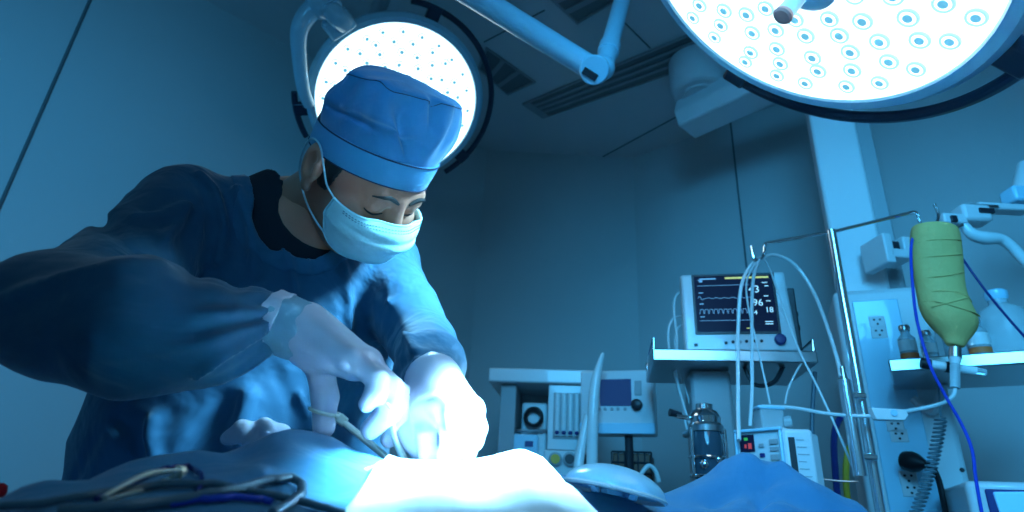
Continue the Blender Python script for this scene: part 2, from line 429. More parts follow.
x, z = on(MM, 780, 340); obj('knob', MB().lathe([(.015, 0), (.0145, .012), (.012, .015), (.006, .0155)], MM @ Matrix.Translation((x, 0, z)) @ RX, 24), M_navycable, mon)
obj('side_module', slab(MB(), MM, W - .03, W + .020, .012, Hh * .86, .045, .13), M_dark, mon, .004)
mb = MB()
for z in (.09, .13): mb.cyl(MM @ Vector((W - .02, .09, z)), MM @ Vector((W + .03, .09, z)), .010, .008, 14)
obj('sensor_socket', mb, M_dark, mon)
mb = MB().tube([MM @ Vector((.06, .1, Hh - .02)), MM @ Vector((.07, .1, Hh + .012)), MM @ Vector((W - .09, .1, Hh + .012)), MM @ Vector((W - .08, .1, Hh - .02))], .008, 10)
obj('carry_handle', mb, M_grey, mon)

# ---- cart with the shelf ---------------------------------------------
bl = PY(653, 368, 1.605); br = PY(818, 361, 1.535); zt = MM.translation.z
SM = plane(bl, br); SM.translation.z = zt - .001; sW = on(SM, 818, 357)[0]
cart = thing('monitor_cart', (*(SM @ Vector((sW / 2, .15, 0))).to_2d(), 0), 'steel equipment cart with a bright edged top shelf under the patient monitor', 'cart')
obj('top_shelf', slab(MB(), SM, 0, sW, -.034, 0, 0, .3), M_steel, cart, .004)
for x in (.004, sW - .004):
    obj('side_rail', MB().tube([SM @ Vector((x, .012, -.005)), SM @ Vector((x, .012, .03)), SM @ Vector((x, .29, .03)), SM @ Vector((x, .29, -.005))], .0035, 8, smooth=False), M_chrome, cart)
cx0 = on(SM, 697, 400)[0]; cx1 = on(SM, 741, 400)[0]
zf = -SM.translation.z
obj('column', slab(MB(), SM, cx0, cx1, zf + .13, -.034, .10, .24), M_grey, cart, .01)
obj('base', slab(MB(), SM, .02, sW - .02, zf + .07, zf + .13, .02, .3), M_grey, cart, .012)
for x in (.05, sW - .05):
    for y in (.05, .27): obj('caster', MB().cyl(SM @ Vector((x - .012, y, zf + .036)), SM @ Vector((x + .012, y, zf + .036)), .034, n=18), M_dark, cart)
mb = MB().tube([SM @ Vector((cx1 + .03, .06, -.03)), SM @ Vector((cx1 + .05, .06, -.08)), SM @ Vector((cx1 + .10, .06, -.075)), SM @ Vector((cx1 + .13, .05, -.03))], .006, 8)
obj('hanging_bracket', mb, M_dark, cart)

# ---- suction jar hanging on the column -------------------------------
c0 = PY(714, 470, 1.5); c1 = PY(712, 402, 1.5); JR = .039
JM = Matrix.Translation((c0[0], c0[1] + .04, c0[2] - .02)); JH = c1[2] - c0[2] + .02
jar = thing('suction_jar', JM.translation, 'clear suction jar with a chrome gauge head, left of the white infusion pump', 'suction jar')
obj('jar_body', MB().lathe([(.001, 0), (JR * .8, .0), (JR, .012), (JR, JH * .62), (JR * .9, JH * .66)], JM, 28), mat('smoked_glass', (.05, .10, .14), .06, trans=.35, ior=1.4), jar)
obj('lid', MB().lathe([(JR * 1.1, JH * .62), (JR * 1.12, JH * .70), (JR * .95, JH * .74)], JM, 28), M_steel, jar)
obj('gauge_head', MB().lathe([(JR * .95, JH * .73), (JR * 1.0, JH * .82), (JR * .8, JH * .90), (JR * .55, JH * .93), (JR * .55, JH * 1.0), (JR * .3, JH * 1.02)], JM, 24), M_chrome, jar)
mb = MB(); mb.cyl(JM @ Vector((-JR, 0, JH * .8)), JM @ Vector((-JR - .035, -.005, JH * .815)), .006); obj('spout', mb, M_chrome, jar)
mb = MB().cyl(JM @ Vector((-JR - .02, 0, JH * .84)), JM @ Vector((-JR - .05, -.004, JH * .86)), .006, .010); obj('valve_knob', mb, M_dark, jar)
mb = MB()
for s in (-1, .1, 1): mb.cyl(JM @ Vector((s * JR * 1.05, -.018, JH * .05)), JM @ Vector((s * JR * 1.05, -.018, JH * .66)), .0045)
mb.ring(JM @ Matrix.Translation((0, 0, JH * .28)), JR * 1.08, .004); mb.ring(JM @ Matrix.Translation((0, 0, JH * .04)), JR * 1.06, .004)
mb.ball(JM @ Vector((-.02, -.035, JH * .18)), .011); mb.ball(JM @ Vector((.014, -.036, JH * .25)), .009)
obj('cage', mb, M_chrome, jar)
mb = MB().cyl(JM @ Vector((0, .01, JH * .7)), JM @ Vector((0, .17, JH * .7)), .01); obj('mount', mb, M_steel, jar)

# ---- infusion pump ----------------------------------------------------
bl = PY(738, 480, 1.40); br = PY(793, 495, 1.30); PMx = plane(bl, br); PMx.translation.z = 1.0
a = on(PMx, 735, 430); b = on(PMx, 782, 430); ph = on(PMx, 760, 428)[1]
pw = b[0] - a[0]
pump = thing('infusion_pump', PMx @ Vector((a[0] + pw / 2, .07, 0)), 'white infusion pump with a small red and green display, propped behind the blue drape hump', 'infusion pump')
F = PMx @ Matrix.Translation((a[0], 0, 0))
obj('housing', slab(MB(), F, 0, pw, -.35, ph, 0, .15), M_white, pump, .006, seg=3)
obj('front_frame', slab(slab(slab(MB(), F, .0, pw, ph - .008, ph - .001, -.008, .002), F, 0, .006, .03, ph - .008, -.008, .002), F, pw - .006, pw, .03, ph - .008, -.008, .002), M_lampbody, pump, .002)
u0 = .10 * pw; dz = ph - .013
obj('display', slab(MB(), F, u0, u0 + .30 * pw, dz - .036, dz, -.003, .001), M_screen, pump)
mb = slab(MB(), F, u0 + .1 * pw, u0 + .18 * pw, dz - .012, dz - .006, -.004, 0); obj('green_readout', mb, mat('led_green', (.05, .4, .05), .5, emit=((.05, .55, .15), .35)), pump)
mb = slab(slab(MB(), F, u0 + .18 * pw, u0 + .25 * pw, dz - .030, dz - .018, -.004, 0), F, u0 + .1 * pw, u0 + .14 * pw, dz - .028, dz - .020, -.004, 0); obj('red_readout', mb, mat('led_red', (.5, .05, .05), .5, emit=((.8, .08, .10), .35)), pump)
for k, (u, v, w, h, m) in enumerate([(.72, .012, .17, .011, M_grey), (.72, .028, .17, .009, M_grey), (.72, .043, .17, .012, M_grey), (.72, .062, .2, .014, M_yellow), (.14, .050, .11, .010, M_dark), (.30, .050, .11, .010, M_dark), (.14, .066, .11, .010, M_dark), (.30, .066, .11, .010, M_grey), (.50, .02, .1, .008, M_grey), (.50, .04, .1, .008, M_navycable)]):
    obj('button', slab(MB(), F, u * pw, (u + w) * pw, dz - v - h, dz - v, -.0035, .001), m, pump, .001)
obj('door_sill', slab(MB(), F, .02, pw - .004, dz - .098, dz - .090, -.014, .002), M_white, pump, .003)
# angled right wing with the dark syringe window
F2 = F @ Matrix.Translation((pw, .0, 0)) @ Matrix.Rotation(math.radians(42), 4, 'Z')
ww = on(F2, 813, 434)[0]
obj('side_wing', slab(MB(), F2, 0, ww, -.35, ph - .004, 0, .03), M_white, pump, .008, seg=3)
obj('window', slab(MB(), F2, ww * .16, ww * .37, -.05, ph - .022, -.002, .001), M_dark, pump)
mb = MB()
for k in range(9): slab(mb, F2, ww * .42, ww * (.42 + .25 + .12 * ((k * 7) % 3) / 2), ph - .028 - k * .0145, ph - .026 - k * .0145, -.001, .001)
obj('scale_marks', mb, M_grey, pump)
# small clear canister standing on the pump
c = PY(769, 426, 1.42)
CM = Matrix.Translation((c[0], c[1], F.translation.z + ph)); ch = PY(769, 406, 1.42)[2] - c[2] + .006
cn = thing('drip_canister', CM.translation, 'small clear square canister with a lid standing on the infusion pump', 'canister')
obj('body', MB().box(CM @ Matrix.Translation((0, 0, ch / 2)), .05, .045, ch, 1.12), M_plasticclear, cn, .004)
obj('lid', MB().box(CM @ Matrix.Translation((0, 0, ch + .003)), .064, .056, .008), M_lampbody, cn, .003)
obj('port', MB().cyl(CM @ Vector((.028, 0, ch * .5)), CM @ Vector((.05, -.01, ch * .55)), .014, n=18), M_plasticclear, cn)

# ---- anaesthesia machine ---------------------------------------------
bl = PY(496, 470, 2.3); br = PY(655, 470, 2.22); AM = plane(bl, br); AM.translation.z = 0
def aq(px, py): return on(AM, px, py)
an = thing('anaesthesia_machine', AM @ Vector((.3, .2, 0)), 'pale anaesthesia machine with flow tubes, standing by the back wall', 'anaesthesia machine')
xL = aq(499, 420)[0]; xR = aq(592, 420)[0]; zT = aq(540, 385)[1]; zTT = aq(540, 371)[1]; xf = aq(548, 420)[0]
xl0 = aq(490, 378)[0]; AW = xR + .34
obj('top_slab', slab(MB(), AM, xl0, xR + .05, zT, zTT, -.04, .45), M_white, an, .006)
obj('side_panel', slab(MB(), AM, xL, xL + .06, .8, zT, 0, .45), M_grey, an, .004)
obj('back_panel', slab(MB(), AM, xL, xR, .8, zT, .22, .45), M_grey, an)
obj('cabinet', slab(MB(), AM, xL, xR + .02, .1, .8, -.02, .45), M_white, an, .008)
for x in (xL + .05, xR - .03):
    for y in (.05, .38): obj('caster', MB().cyl(AM @ Vector((x - .015, y, .05)), AM @ Vector((x + .015, y, .05)), .05, n=18), M_dark, an)
zp = aq(570, 451)[1]
fp = obj('flow_panel', slab(MB(), AM, xf, xR, zp, zT, -.02, .22), M_white, an, .004)
zt0 = aq(570, 440)[1]; zt1 = aq(570, 394)[1]
obj('tube_window', slab(MB(), AM, xf + .02, xR - .012, zt0, zt1, -.024, -.015), M_grey, an, .002)
for k in range(5):
    x = xf + .036 + k * (xR - xf - .066) / 4
    t = obj('flow_tube', MB().cyl(AM @ Vector((x, -.03, zt0 + .01)), AM @ Vector((x, -.03, zt1 - .005)), .009, n=14), M_tube, an)
    obj('float', MB().ball(AM @ Vector((x, -.036, zt0 + .02)), .008), M_navycable, t)
zg = aq(570, 460)[1]
obj('gauge_panel', slab(MB(), AM, xf - .01, xR, zg - .1, zp - .002, -.03, .22), M_white, an, .004)
for k, m in enumerate((M_yellow, M_dark, M_dark)):
    px = (556, 570, 584)[k]; x, z = aq(px, 460)
    g = obj('gauge', MB().lathe([(.024, 0), (.024, .012), (.020, .014)], AM @ Matrix.Translation((x, -.03, z)) @ RX, 22), M_grey, an)
    obj('dial', MB().lathe([(.017, .0145), (.016, .016)], AM @ Matrix.Translation((x, -.03, z)) @ RX, 20), m, g)
x, z = aq(533, 416)
vp = obj('vaporizer', slab(MB(), AM, aq(519, 440)[0], aq(546, 440)[0], aq(530, 452)[1] - .12, aq(530, 400)[1], .05, .22), M_white, an, .01)
obj('dial_ring', MB().lathe([(.024, 0), (.036, 0), (.038, .03), (.030, .045), (.024, .03)], AM @ Matrix.Translation((x, .05, z)) @ RX, 28, close=False), M_dark, vp)
obj('filter_box', slab(MB(), AM, aq(513, 440)[0], aq(538, 440)[0], aq(530, 466)[1] - .08, aq(530, 434)[1], .0, .10), M_lampbody, an, .008)
x, z = aq(529, 444); obj('badge', slab(MB(), AM, x - .015, x + .015, z - .01, z + .01, -.003, .002), M_navycable, an)
mb = MB().tube([AM @ Vector((aq(512, 428)[0], .04, aq(512, 428)[1])), AM @ Vector((aq(522, 430)[0], .02, aq(522, 430)[1])), AM @ Vector((aq(546, 429)[0], .04, aq(546, 429)[1]))], .006, 8); obj('pipe', mb, M_steel, an)
# display unit on its arm
bl = PY(582, 434, 2.08); br = PY(653, 434, 2.0); DM = plane(bl, br); DM.translation.z -= .0
x0, z0 = on(DM, 580, 425); x1 = on(DM, 655, 428)[0]; zt = on(DM, 620, 370)[1]; zb = on(DM, 620, 434)[1]
du = obj('display_unit', slab(MB(), DM, x0, x1, zb, zt, 0, .09), M_white, an, .008, seg=3)
a, b, c, d = bb(DM, (601, 381), (631, 379), (629, 406), (600, 406)); obj('screen', slab(MB(), DM, a, b, c, d, -.002, .002), mat('ventilator_screen', (.01, .02, .05), .2, emit=((.010, .045, .16), .8), ior=1.15), du)
obj('lower_lip', slab(MB(), DM, x0, x1, zb, zb + .035, -.006, .002), M_lampbody, du, .003)
x, z = on(DM, 637, 405); obj('knob', MB().lathe([(.019, 0), (.018, .014), (.013, .017)], DM @ Matrix.Translation((x, 0, z)) @ RX, 22), M_dark, du)
for px in (599, 605, 612, 618, 625): x, z = on(DM, px, 409); obj('button', MB().lathe([(.006, 0), (.005, .004)], DM @ Matrix.Translation((x, 0, z)) @ RX, 12), M_grey, du)
x, z = on(DM, 638, 388); obj('key_pad', slab(MB(), DM, x - .012, x + .012, z - .025, z + .025, -.003, .001), M_grey, du, .002)
x, z = on(DM, 627, 440); obj('display_arm', MB().tube([DM @ Vector((x, .04, zb)), DM @ Vector((x, .05, zb - .1)), DM @ Vector((x - .06, .2, zb - .14)), AM @ Vector((xR - .02, .25, zp - .05))], .014, 10, smooth=False), M_dark, an)
# pale breathing hose arching before the machine
h = thing('breathing_hose', PY(590, 470, 1.95), 'pale out-of-focus breathing hose bending up before the machine display', 'hose')
obj('hose', MB().tube([AM @ Vector((xR - .05, 0, .72)), AM @ Vector((xR - .05, -.14, .74)), PY(591, 515, 1.95), PY(592, 465, 1.95), PY(593, 415, 1.95), PY(596, 380, 1.95), PY(603, 353, 1.95)], [.017, .017, .018, .018, .018, .016, .005], 14), M_tube, h)
obj('return_limb', MB().tube([AM @ Vector((xR - .12, 0, .72)), AM @ Vector((xR - .12, -.12, .74)), PY(573, 505, 1.97), PY(580, 455, 1.97), PY(588, 415, 1.97)], [.017, .017, .017, .016, .012], 12), M_tube, h)
# basket below the display
bl = PY(612, 478, 2.1); br = PY(652, 478, 2.06); KM = plane(bl, br); kw = on(KM, 652, 470)[0]; kz = on(KM, 630, 452)[1]
bk = thing('equipment_basket', KM @ Vector((kw / 2, .06, 0)), 'brown woven-wire basket holding gear below the machine display', 'basket')
mb = MB()
for k in range(7): mb.cyl(KM @ Vector((kw * k / 6, 0, -.06)), KM @ Vector((kw * k / 6, 0, kz)), .003, n=6)
for k in range(5): mb.cyl(KM @ Vector((0, 0, -.05 + (kz + .05) * k / 4)), KM @ Vector((kw, 0, -.05 + (kz + .05) * k / 4)), .0035, n=6)
obj('wire_front', mb, M_dark, bk)
obj('bin', slab(MB(), KM, .003, kw - .003, -.06, kz - .004, .0005, .15), mat('brown_plastic', (.12, .055, .03), .5, vary=(30, .3)), bk, .005)
obj('post', MB().cyl(KM @ Vector((kw / 2, .08, -KM.translation.z + .02)), KM @ Vector((kw / 2, .08, -.06)), .02), M_dark, bk)
obj('foot', MB().lathe([(.06, 0), (.06, .015), (.03, .03)], Matrix.Translation((*(KM @ Vector((kw / 2, .08, 0))).to_2d(), 0)), 24), M_dark, bk)
mb = MB().tube([PY(640, 476, 2.0), PY(648, 466, 2.0), PY(655, 470, 2.0), PY(659, 482, 2.0)], .007, 8)
tag(obj('looped_hose', mb, M_tube), 'short pale hose loop peeking over the drape right of the basket', 'hose')

# ---- ceiling pendant with its service column --------------------------
pd = thing('medical_pendant', PZ(690, 60, CZ), 'white ceiling pendant with boxy boom, service column and socket strip', 'ceiling pendant')
bz = 2.74; m0 = PZ(702, 104, bz); MMt = Matrix.Translation((m0[0], m0[1] + .02, 0))
obj('ceiling_mount', MB().lathe([(.13, CZ - .001), (.13, bz + .10), (.11, bz + .07)][::-1], MMt, 36), M_pend, pd, .01)
ct = PY(838, 120, 1.8); cb = PY(880, 400, 1.8); cxp = np.array([(ct[0] + cb[0]) / 2 + .045, 1.87])
cw = .148
bs = PZ(688, 116, bz); be = np.array([cxp[0] + .04, cxp[1] - .05, bz]); bs = bs + np.array([0, .04, .0])
ax = unit(be - bs); BM = frame(bs, ax, (0, 0, 1)); BLn = np.linalg.norm(be - bs)
hx = [(-.10, .0), (-.07, -.065), (.07, -.065), (.10, 0), (.07, .085), (-.07, .085)]
vs = [BM @ Vector((t, y, z)) for t in (0, BLn) for y, z in hx]
obj('boom_arm', MB().add(vs, [tuple(range(6)), tuple(range(11, 5, -1))] + [(i, (i + 1) % 6, (i + 1) % 6 + 6, i + 6) for i in range(6)]), M_pend, pd, .008)
obj('swivel', MB().cyl((m0[0], m0[1] + .02, bz + .06), (m0[0], m0[1] + .02, bz + .16), .075, n=28), M_pend, pd)
zs = PY(870, 290, 1.78)[2]
CMx = frame((cxp[0] - .012, cxp[1], 0), (1, -.42, 0), (0, 0, 1))
obj('column', slab(MB(), CMx, -cw / 2, cw / 2, zs - .02, bz + .03, -.05, .05), M_pend, pd, .012, seg=3)
obj('column_spine', slab(MB(), CMx, cw / 2 - .003, cw / 2 + .055, zs - .02, bz + .01, .0, .09), M_grey, pd, .006)
sw2 = .128; sx = .025
obj('service_head', slab(MB(), CMx, sx - sw2, sx + sw2, .45, zs, -.11, .11), M_pend, pd, .018, seg=3)
HP = CMx @ Matrix.Translation((sx - sw2, -.11, 0))
obj('socket_strip', slab(MB(), HP, .05, .175, .5, zs - .04, -.004, .004), M_lampbody, pd, .003)
for px, py in ((877, 322), (879, 333), (895, 426), (899, 436), (908, 478), (911, 490)):
    x, z = on(HP, px, py); o = obj('socket', slab(MB(), HP, x - .022, x + .022, z - .018, z + .018, -.006, -.002), M_pend, pd, .002)
    mb = MB()
    for dx, dz in ((-.008, .006), (.008, .006), (0, -.008)): mb.cyl(HP @ Vector((x + dx, -.0066, z + dz)), HP @ Vector((x + dx, -.004, z + dz)), .0035, n=10)
    obj('socket_hole', mb, M_black, o)
for px, py in ((935, 458), (962, 470)): x, z = on(HP, px, py); obj('vent_hole', MB().cyl(HP @ Vector((x, -.003, z)), HP @ Vector((x, .003, z)), .006, n=10), M_black, pd)
# bracket on the column's right side
b0 = PY(892, 252, 1.7); BK = frame(b0, (1, .1, 0), (0, 0, 1))
mb = slab(MB(), BK, -.045, -.015, -.05, .05, -.03, .08); slab(mb, BK, -.03, .05, -.03, .0, -.03, .06); slab(mb, BK, .02, .05, -.01, .045, -.03, .03)
obj('bracket', mb, M_pend, pd, .005)
slab(mb := MB(), BK, -.012, .016, .0, .03, -.02, .03); obj('clamp', mb, M_dark, pd, .004)
# shelf of the pendant
sl = PY(889, 366, 1.55); sr = PY(1060, 352, 1.36); zsf = (PY(889, 366, 1.55)[2] + PY(1024, 355, 1.40)[2]) / 2
SH = plane(sl, sr); SH.translation.z = PY(889, 372, 1.55)[2]
xz = on(SH, 1075, 350)[0]; shz = on(SH, 955, 356)[1]
th = on(SH, 889, 360)[1] - on(SH, 889, 373)[1]
shelf_z = SH.translation.z + th
obj('shelf', slab(MB(), SH, 0, xz, 0, th, 0, .28), M_steel, pd, .004)
obj('shelf_strut', MB().tube([HP @ Vector((.16, -.005, shelf_z - .06)), HP @ Vector((.20, -.02, shelf_z - .10)), SH @ Vector((.12, .2, .0))], .012, 8), M_pend, pd)

# ---- things on the pendant's shelf ------------------------------------
def shelf_pt(px, d):          # a standing place on the shelf, d behind its front edge
    x = on(SH @ Matrix.Translation((0, d, 0)), px, 352)[0]; return SH @ Vector((x, d, th + .001))
def vial(px, d, R, H, label, band=True, capm=None):
    p = shelf_pt(px, d); M = Matrix.Translation(p)
    t = thing('vial', p, label, 'bottle', 'vials on the pendant shelf')
    obj('glass', MB().lathe([(.001, 0), (R * .92, 0), (R, .004), (R, H * .62), (R * .55, H * .74), (R * .45, H * .86)], M, 24), M_plasticclear, t)
    obj('cap', MB().lathe([(R * .62, H * .84), (R * .64, H * .97), (R * .55, H)], M, 20), capm or M_steel, t)
    obj('paper_label', MB().lathe([(R * 1.02, H * .26), (R * 1.02, H * .56)], M, 24, close=False), M_paper, t)
    if band: obj('orange_band', MB().lathe([(R * 1.03, H * .06), (R * 1.03, H * .20)], M, 24, close=False), M_orange, t)
vial(909, .05, .021, .10, 'small clear vial with an orange band at the left end of the shelf')
vial(930, .07, .018, .085, 'small clear vial half hidden behind the yellow bag bottom', False)
vial(981, .05, .024, .105, 'clear vial with a metal cap and orange band, right of the yellow bag')
p = shelf_pt(1012, .10); M = Matrix.Translation(p)
fl = thing('glass_flask', p, 'big clear glass flask at the right end of the shelf', 'flask')
obj('glass', MB().lathe([(.001, 0), (.055, 0), (.062, .01), (.064, .09), (.05, .125), (.022, .145), (.022, .165)], M, 32), M_plasticclear, fl)
obj('stopper', MB().lathe([(.018, .15), (.026, .165), (.026, .18), (.02, .185)], M, 22), M_lampbody, fl)
p = shelf_pt(964, .10); M = Matrix.Translation(p)
fl = thing('glass_jar', p, 'clear glass jar at the back of the shelf between vial and flask', 'jar')
obj('glass', MB().lathe([(.001, 0), (.038, 0), (.042, .01), (.042, .12), (.03, .14), (.03, .15)], M, 28), M_plasticclear, fl)
obj('lid', MB().lathe([(.034, .145), (.034, .165), (.03, .168)], M, 22), M_steel, fl)

M_polish = mat('polished_steel', (.80, .84, .88), .18, .94)
# ---- IV pole ----------------------------------------------------------
pt = PY(832, 232, 1.33); pb = PY(878, 500, 1.33); px_ = (pt[0] + pb[0]) / 2
pole = thing('iv_pole', (px_, 1.33, 0), 'chrome IV pole with a thin crossbar and hooks, right of the patient monitor', 'IV pole')
obj('pole', MB().cyl((px_, 1.33, .03), (px_, 1.33, pt[2] + .004), .0105, n=16), M_polish, pole)
obj('base', MB().lathe([(.03, .03), (.05, .03), (.05, .06), (.02, .09)], Matrix.Translation((px_, 1.33, 0)), 20), M_steel, pole)
for k in range(5):
    a = 2 * math.pi * k / 5 + .3; e = (px_ + .2 * math.cos(a), 1.33 + .2 * math.sin(a), .04)
    l = obj('leg', MB().cyl((px_, 1.33, .055), e, .012, .009), M_chrome, pole); obj('caster', MB().ball((e[0], e[1], .022), .021), M_dark, l)
tp = np.array([px_, 1.33, pt[2]])
cL = PY(767, 243, 1.40); cR = PY(914, 212, 1.30)
obj('crossbar', MB().tube([cL, tp, cR], .0042, 10, smooth=False), M_chrome, pole)
hk = PY(764, 257, 1.40)
obj('hook', MB().tube([cL, PY(765, 245, 1.40), PY(764, 254, 1.40), PY(760, 259, 1.40), PY(754, 258, 1.40), PY(751, 246, 1.40)], .0038, 8), M_chrome, pole)
obj('hook', MB().tube([cR, PY(917, 214, 1.30), PY(920, 222, 1.30), PY(926, 227, 1.30), PY(936, 224, 1.30), PY(938, 214, 1.30), PY(934, 204, 1.30)], .0036, 8), M_chrome, pole)
r0 = PY(842, 380, 1.30); r1 = PY(861, 466, 1.30); rx = (r0[0] + r1[0]) / 2
obj('clamp_rod', MB().cyl((rx, 1.30, r1[2] - .02), (rx, 1.30, r0[2]), .0135, n=20), M_polish, pole)
obj('rod_tip', MB().cyl((rx, 1.30, r0[2]), (rx, 1.30, r0[2] + .03), .0085, .005, n=12), M_steel, pole)
for z in (r0[2] - .03, r1[2] + .02): obj('rod_clamp', MB().box(Matrix.Translation(((rx + px_) / 2, 1.315, z)), .05, .02, .014), M_polish, pole, .004)

# ---- yellow wrapped infusion bag --------------------------------------
Yb = 1.27
bag = thing('infusion_bag', PY(950, 345, Yb), 'yellow cloth-wrapped infusion bag hanging from the right hook of the IV pole', 'infusion bag')
sec = [((934, 227), 19), ((935, 229), 21.5), ((935, 240), 23), ((936, 255), 23.5), ((938, 275), 23), ((941, 292), 22), ((946, 308), 24.5), ((951, 318), 25), ((954, 328), 21), ((955, 336), 14), ((955, 343), 9), ((955, 347), 8)]
vs = []; n = 36
for j, ((cx, cy), w) in enumerate(sec):
    c = PY(cx, cy, Yb); s = np.linalg.norm(PY(cx + 1, cy, Yb) - c)
    for i in range(n):
        a = 2 * math.pi * i / n; r = w * s * (1 + .012 * math.sin(3 * a + j))
        if i == 0: pass
        vs.append((c[0] + r * math.cos(a), c[1] + r * .72 * math.sin(a), c[2] - .004 * math.cos(a)))
fs = [(j * n + i, j * n + (i + 1) % n, (j + 1) * n + (i + 1) % n, (j + 1) * n + i) for j in range(len(sec) - 1) for i in range(n)] + [tuple(range(n)), tuple((len(sec) - 1) * n + i for i in range(n))]
M_bag = mat('yellow_wrap', (.62, .44, .15), .75, bump=(45, .35, .006), vary=(18, .1))
o = obj('wrapped_bag', MB().add(vs, fs), M_bag, bag, angle=60); o.modifiers.new('s', 'SUBSURF').levels = 1; o.modifiers['s'].render_levels = 2
mb = MB()
for (p0, p1, bow) in (((915, 262), (959, 256), 3), ((917, 282), (961, 272), 4), ((919, 296), (966, 303), -2), ((921, 303), (972, 318), 3), ((926, 311), (968, 296), 2), ((914, 246), (957, 243), 2)):
    pts = []
    for k in range(7):
        u = k / 6; x = p0[0] * (1 - u) + p1[0] * u; y = p0[1] * (1 - u) + p1[1] * u + bow * math.sin(math.pi * u); pts.append((x, y, u))
    q = []
    for x, y, u in pts:
        sy = np.interp(y, [s[0][1] for s in sec], [s[0][0] for s in sec]); swd = np.interp(y, [s[0][1] for s in sec], [s[1] for s in sec])
        f = max(-1, min(1, (x - sy) / swd)); c = PY(sy, y, Yb); s_ = np.linalg.norm(PY(sy + 1, y, Yb) - c); q.append((c[0] + f * swd * s_, c[1] - .725 * swd * s_ * math.sqrt(max(0, 1 - f * f)) , c[2]))
    mb.tube(q, .0016, 6)
obj('wrap_edges', mb, M_bag, bag)
obj('hanger_tab', MB().tube([PY(928, 230, Yb), PY(929, 224, 1.29), PY(933, 223, 1.295), PY(936, 230, Yb)], .003, 8), M_steel, bag)
c = PY(955, 348, Yb); e = PY(955, 358, Yb); f = PY(955, 388, Yb)
obj('neck_ring', MB().cyl(e, c, .013, .012), M_steel, bag)
obj('spike', MB().cyl(PY(955, 366, Yb), e, .008, .012), M_paper, bag)
obj('drip_chamber', MB().cyl(f, PY(955, 364, Yb), .0095), M_plasticclear, bag)
# roller clamp and syringe body lying along the shelf edge
s0 = PY(921, 363, 1.33); s1 = PY(986, 373, 1.29); s0 = s0 - 0
sy = thing('syringe', s0, 'white syringe with a black plunger tip lying level in front of the shelf edge', 'syringe')
q = lambda u: s0 * (1 - u) + s1 * u
obj('barrel', MB().cyl(q(.16), q(.85), .0105, n=18), M_paper, sy); obj('plunger_tip', MB().cyl(q(0), q(.15), .012, n=18), M_black, sy)
obj('collar', MB().cyl(q(.38), q(.46), .0125, n=18), M_dark, sy); obj('nozzle', MB().cyl(q(.85), q(1), .0095, .007, n=14), M_plasticclear, sy)

# ---- tubing and cables ------------------------------------------------
def line(name, pts, r, m, label, cat, group=None, Y=None, n=8):
    P_ = [PY(p[0], p[1], p[2] if len(p) > 2 else Y) for p in pts]
    return tag(obj(name, MB().tube(P_, r, n), m), label, cat, group)
g = 'clear tubes hung over the left hook of the IV pole'
line('iv_tube', [(762, 257, 1.40), (750, 266, 1.42), (741, 288, 1.43), (738, 330, 1.44), (738, 352, 1.43), (738, 400, 1.41), (739, 440, 1.36)], .0046, M_tube, 'thick clear tube hanging leftmost across the monitor screen', 'tube', g)
line('iv_tube', [(760, 259, 1.395), (754, 275, 1.42), (752, 300, 1.43), (752, 350, 1.43), (752, 390, 1.40), (750, 426, 1.39)], .0042, M_tube, 'clear tube hanging second from left, past the monitor numbers', 'tube', g)
line('iv_tube', [(762, 258, 1.405), (775, 255, 1.41), (795, 265, 1.41), (814, 293, 1.40), (829, 332, 1.36), (838, 362, 1.32), (841, 377, 1.30)], .0044, M_tube, 'clear tube arching right from the hook down to the chrome rod', 'tube', g)
line('iv_tube', [(764, 259, 1.40), (772, 275, 1.42), (784, 310, 1.43), (800, 352, 1.42), (818, 388, 1.38), (838, 432, 1.35), (852, 466, 1.35)], .0026, M_tube, 'thin tube slanting down right over the monitor knob', 'tube', g)
line('iv_tube', [(758, 259, 1.40), (747, 280, 1.43), (748, 305, 1.44), (756, 340, 1.43), (765, 380, 1.42), (770, 404, 1.41)], .0024, M_tube, 'thin clear tube curling down to the canister lid', 'tube', g)
line('iv_tube', [(801, 364, 1.45), (794, 376, 1.44), (788, 390, 1.43), (785, 404, 1.43)], .0024, M_tube, 'short thin tube dropping from the cart shelf to the canister', 'tube')
line('drip_line', [(955, 386, 1.27), (953, 396, 1.27), (940, 404, 1.27), (908, 411, 1.27), (872, 416, 1.27), (830, 414, 1.32), (795, 408, 1.38), (762, 406, 1.42)], .0040, M_tube, 'clear drip line running left from the yellow bag to the canister', 'tube')
c0 = PY(871, 416, 1.26); c1 = PY(906, 413, 1.26)
rc = thing('roller_clamp', c0, 'white roller clamp on the drip line left of the coiled cable', 'tube clamp')
CMr = frame((c0 + c1) / 2, c1 - c0, (0, 0, 1)); L_ = np.linalg.norm(c1 - c0)
obj('clamp_body', MB().prism([(-L_ / 2, .011), (L_ / 2 - .006, .011), (L_ / 2, .0), (L_ / 2 - .01, -.012), (-L_ / 2 + .006, -.013)], CMr @ Matrix.Translation((0, -.008, 0)), .016), M_paper, rc, .002)
obj('roller', MB().cyl(CMr @ Vector((.006, -.011, .002)), CMr @ Vector((.006, .011, .002)), .0065), M_lampbody, rc)
line('sensor_cable', [(922, 226, 1.30), (915, 232, 1.29), (911, 250, 1.25), (913, 290, 1.24), (918, 325, 1.24), (930, 365, 1.23), (945, 395, 1.23), (962, 425, 1.23), (972, 450, 1.22), (976, 480, 1.22), (982, 514, 1.22)], .0032, M_bluecable, 'bright blue cable falling left of the yellow bag to the lower right', 'cable')
line('sensor_cable', [(951, 240, 1.30), (960, 255, 1.36), (985, 290, 1.36), (1008, 318, 1.36), (1032, 345, 1.36)], .0030, M_navycable, 'navy cable slanting from behind the yellow bag over the flask', 'cable')
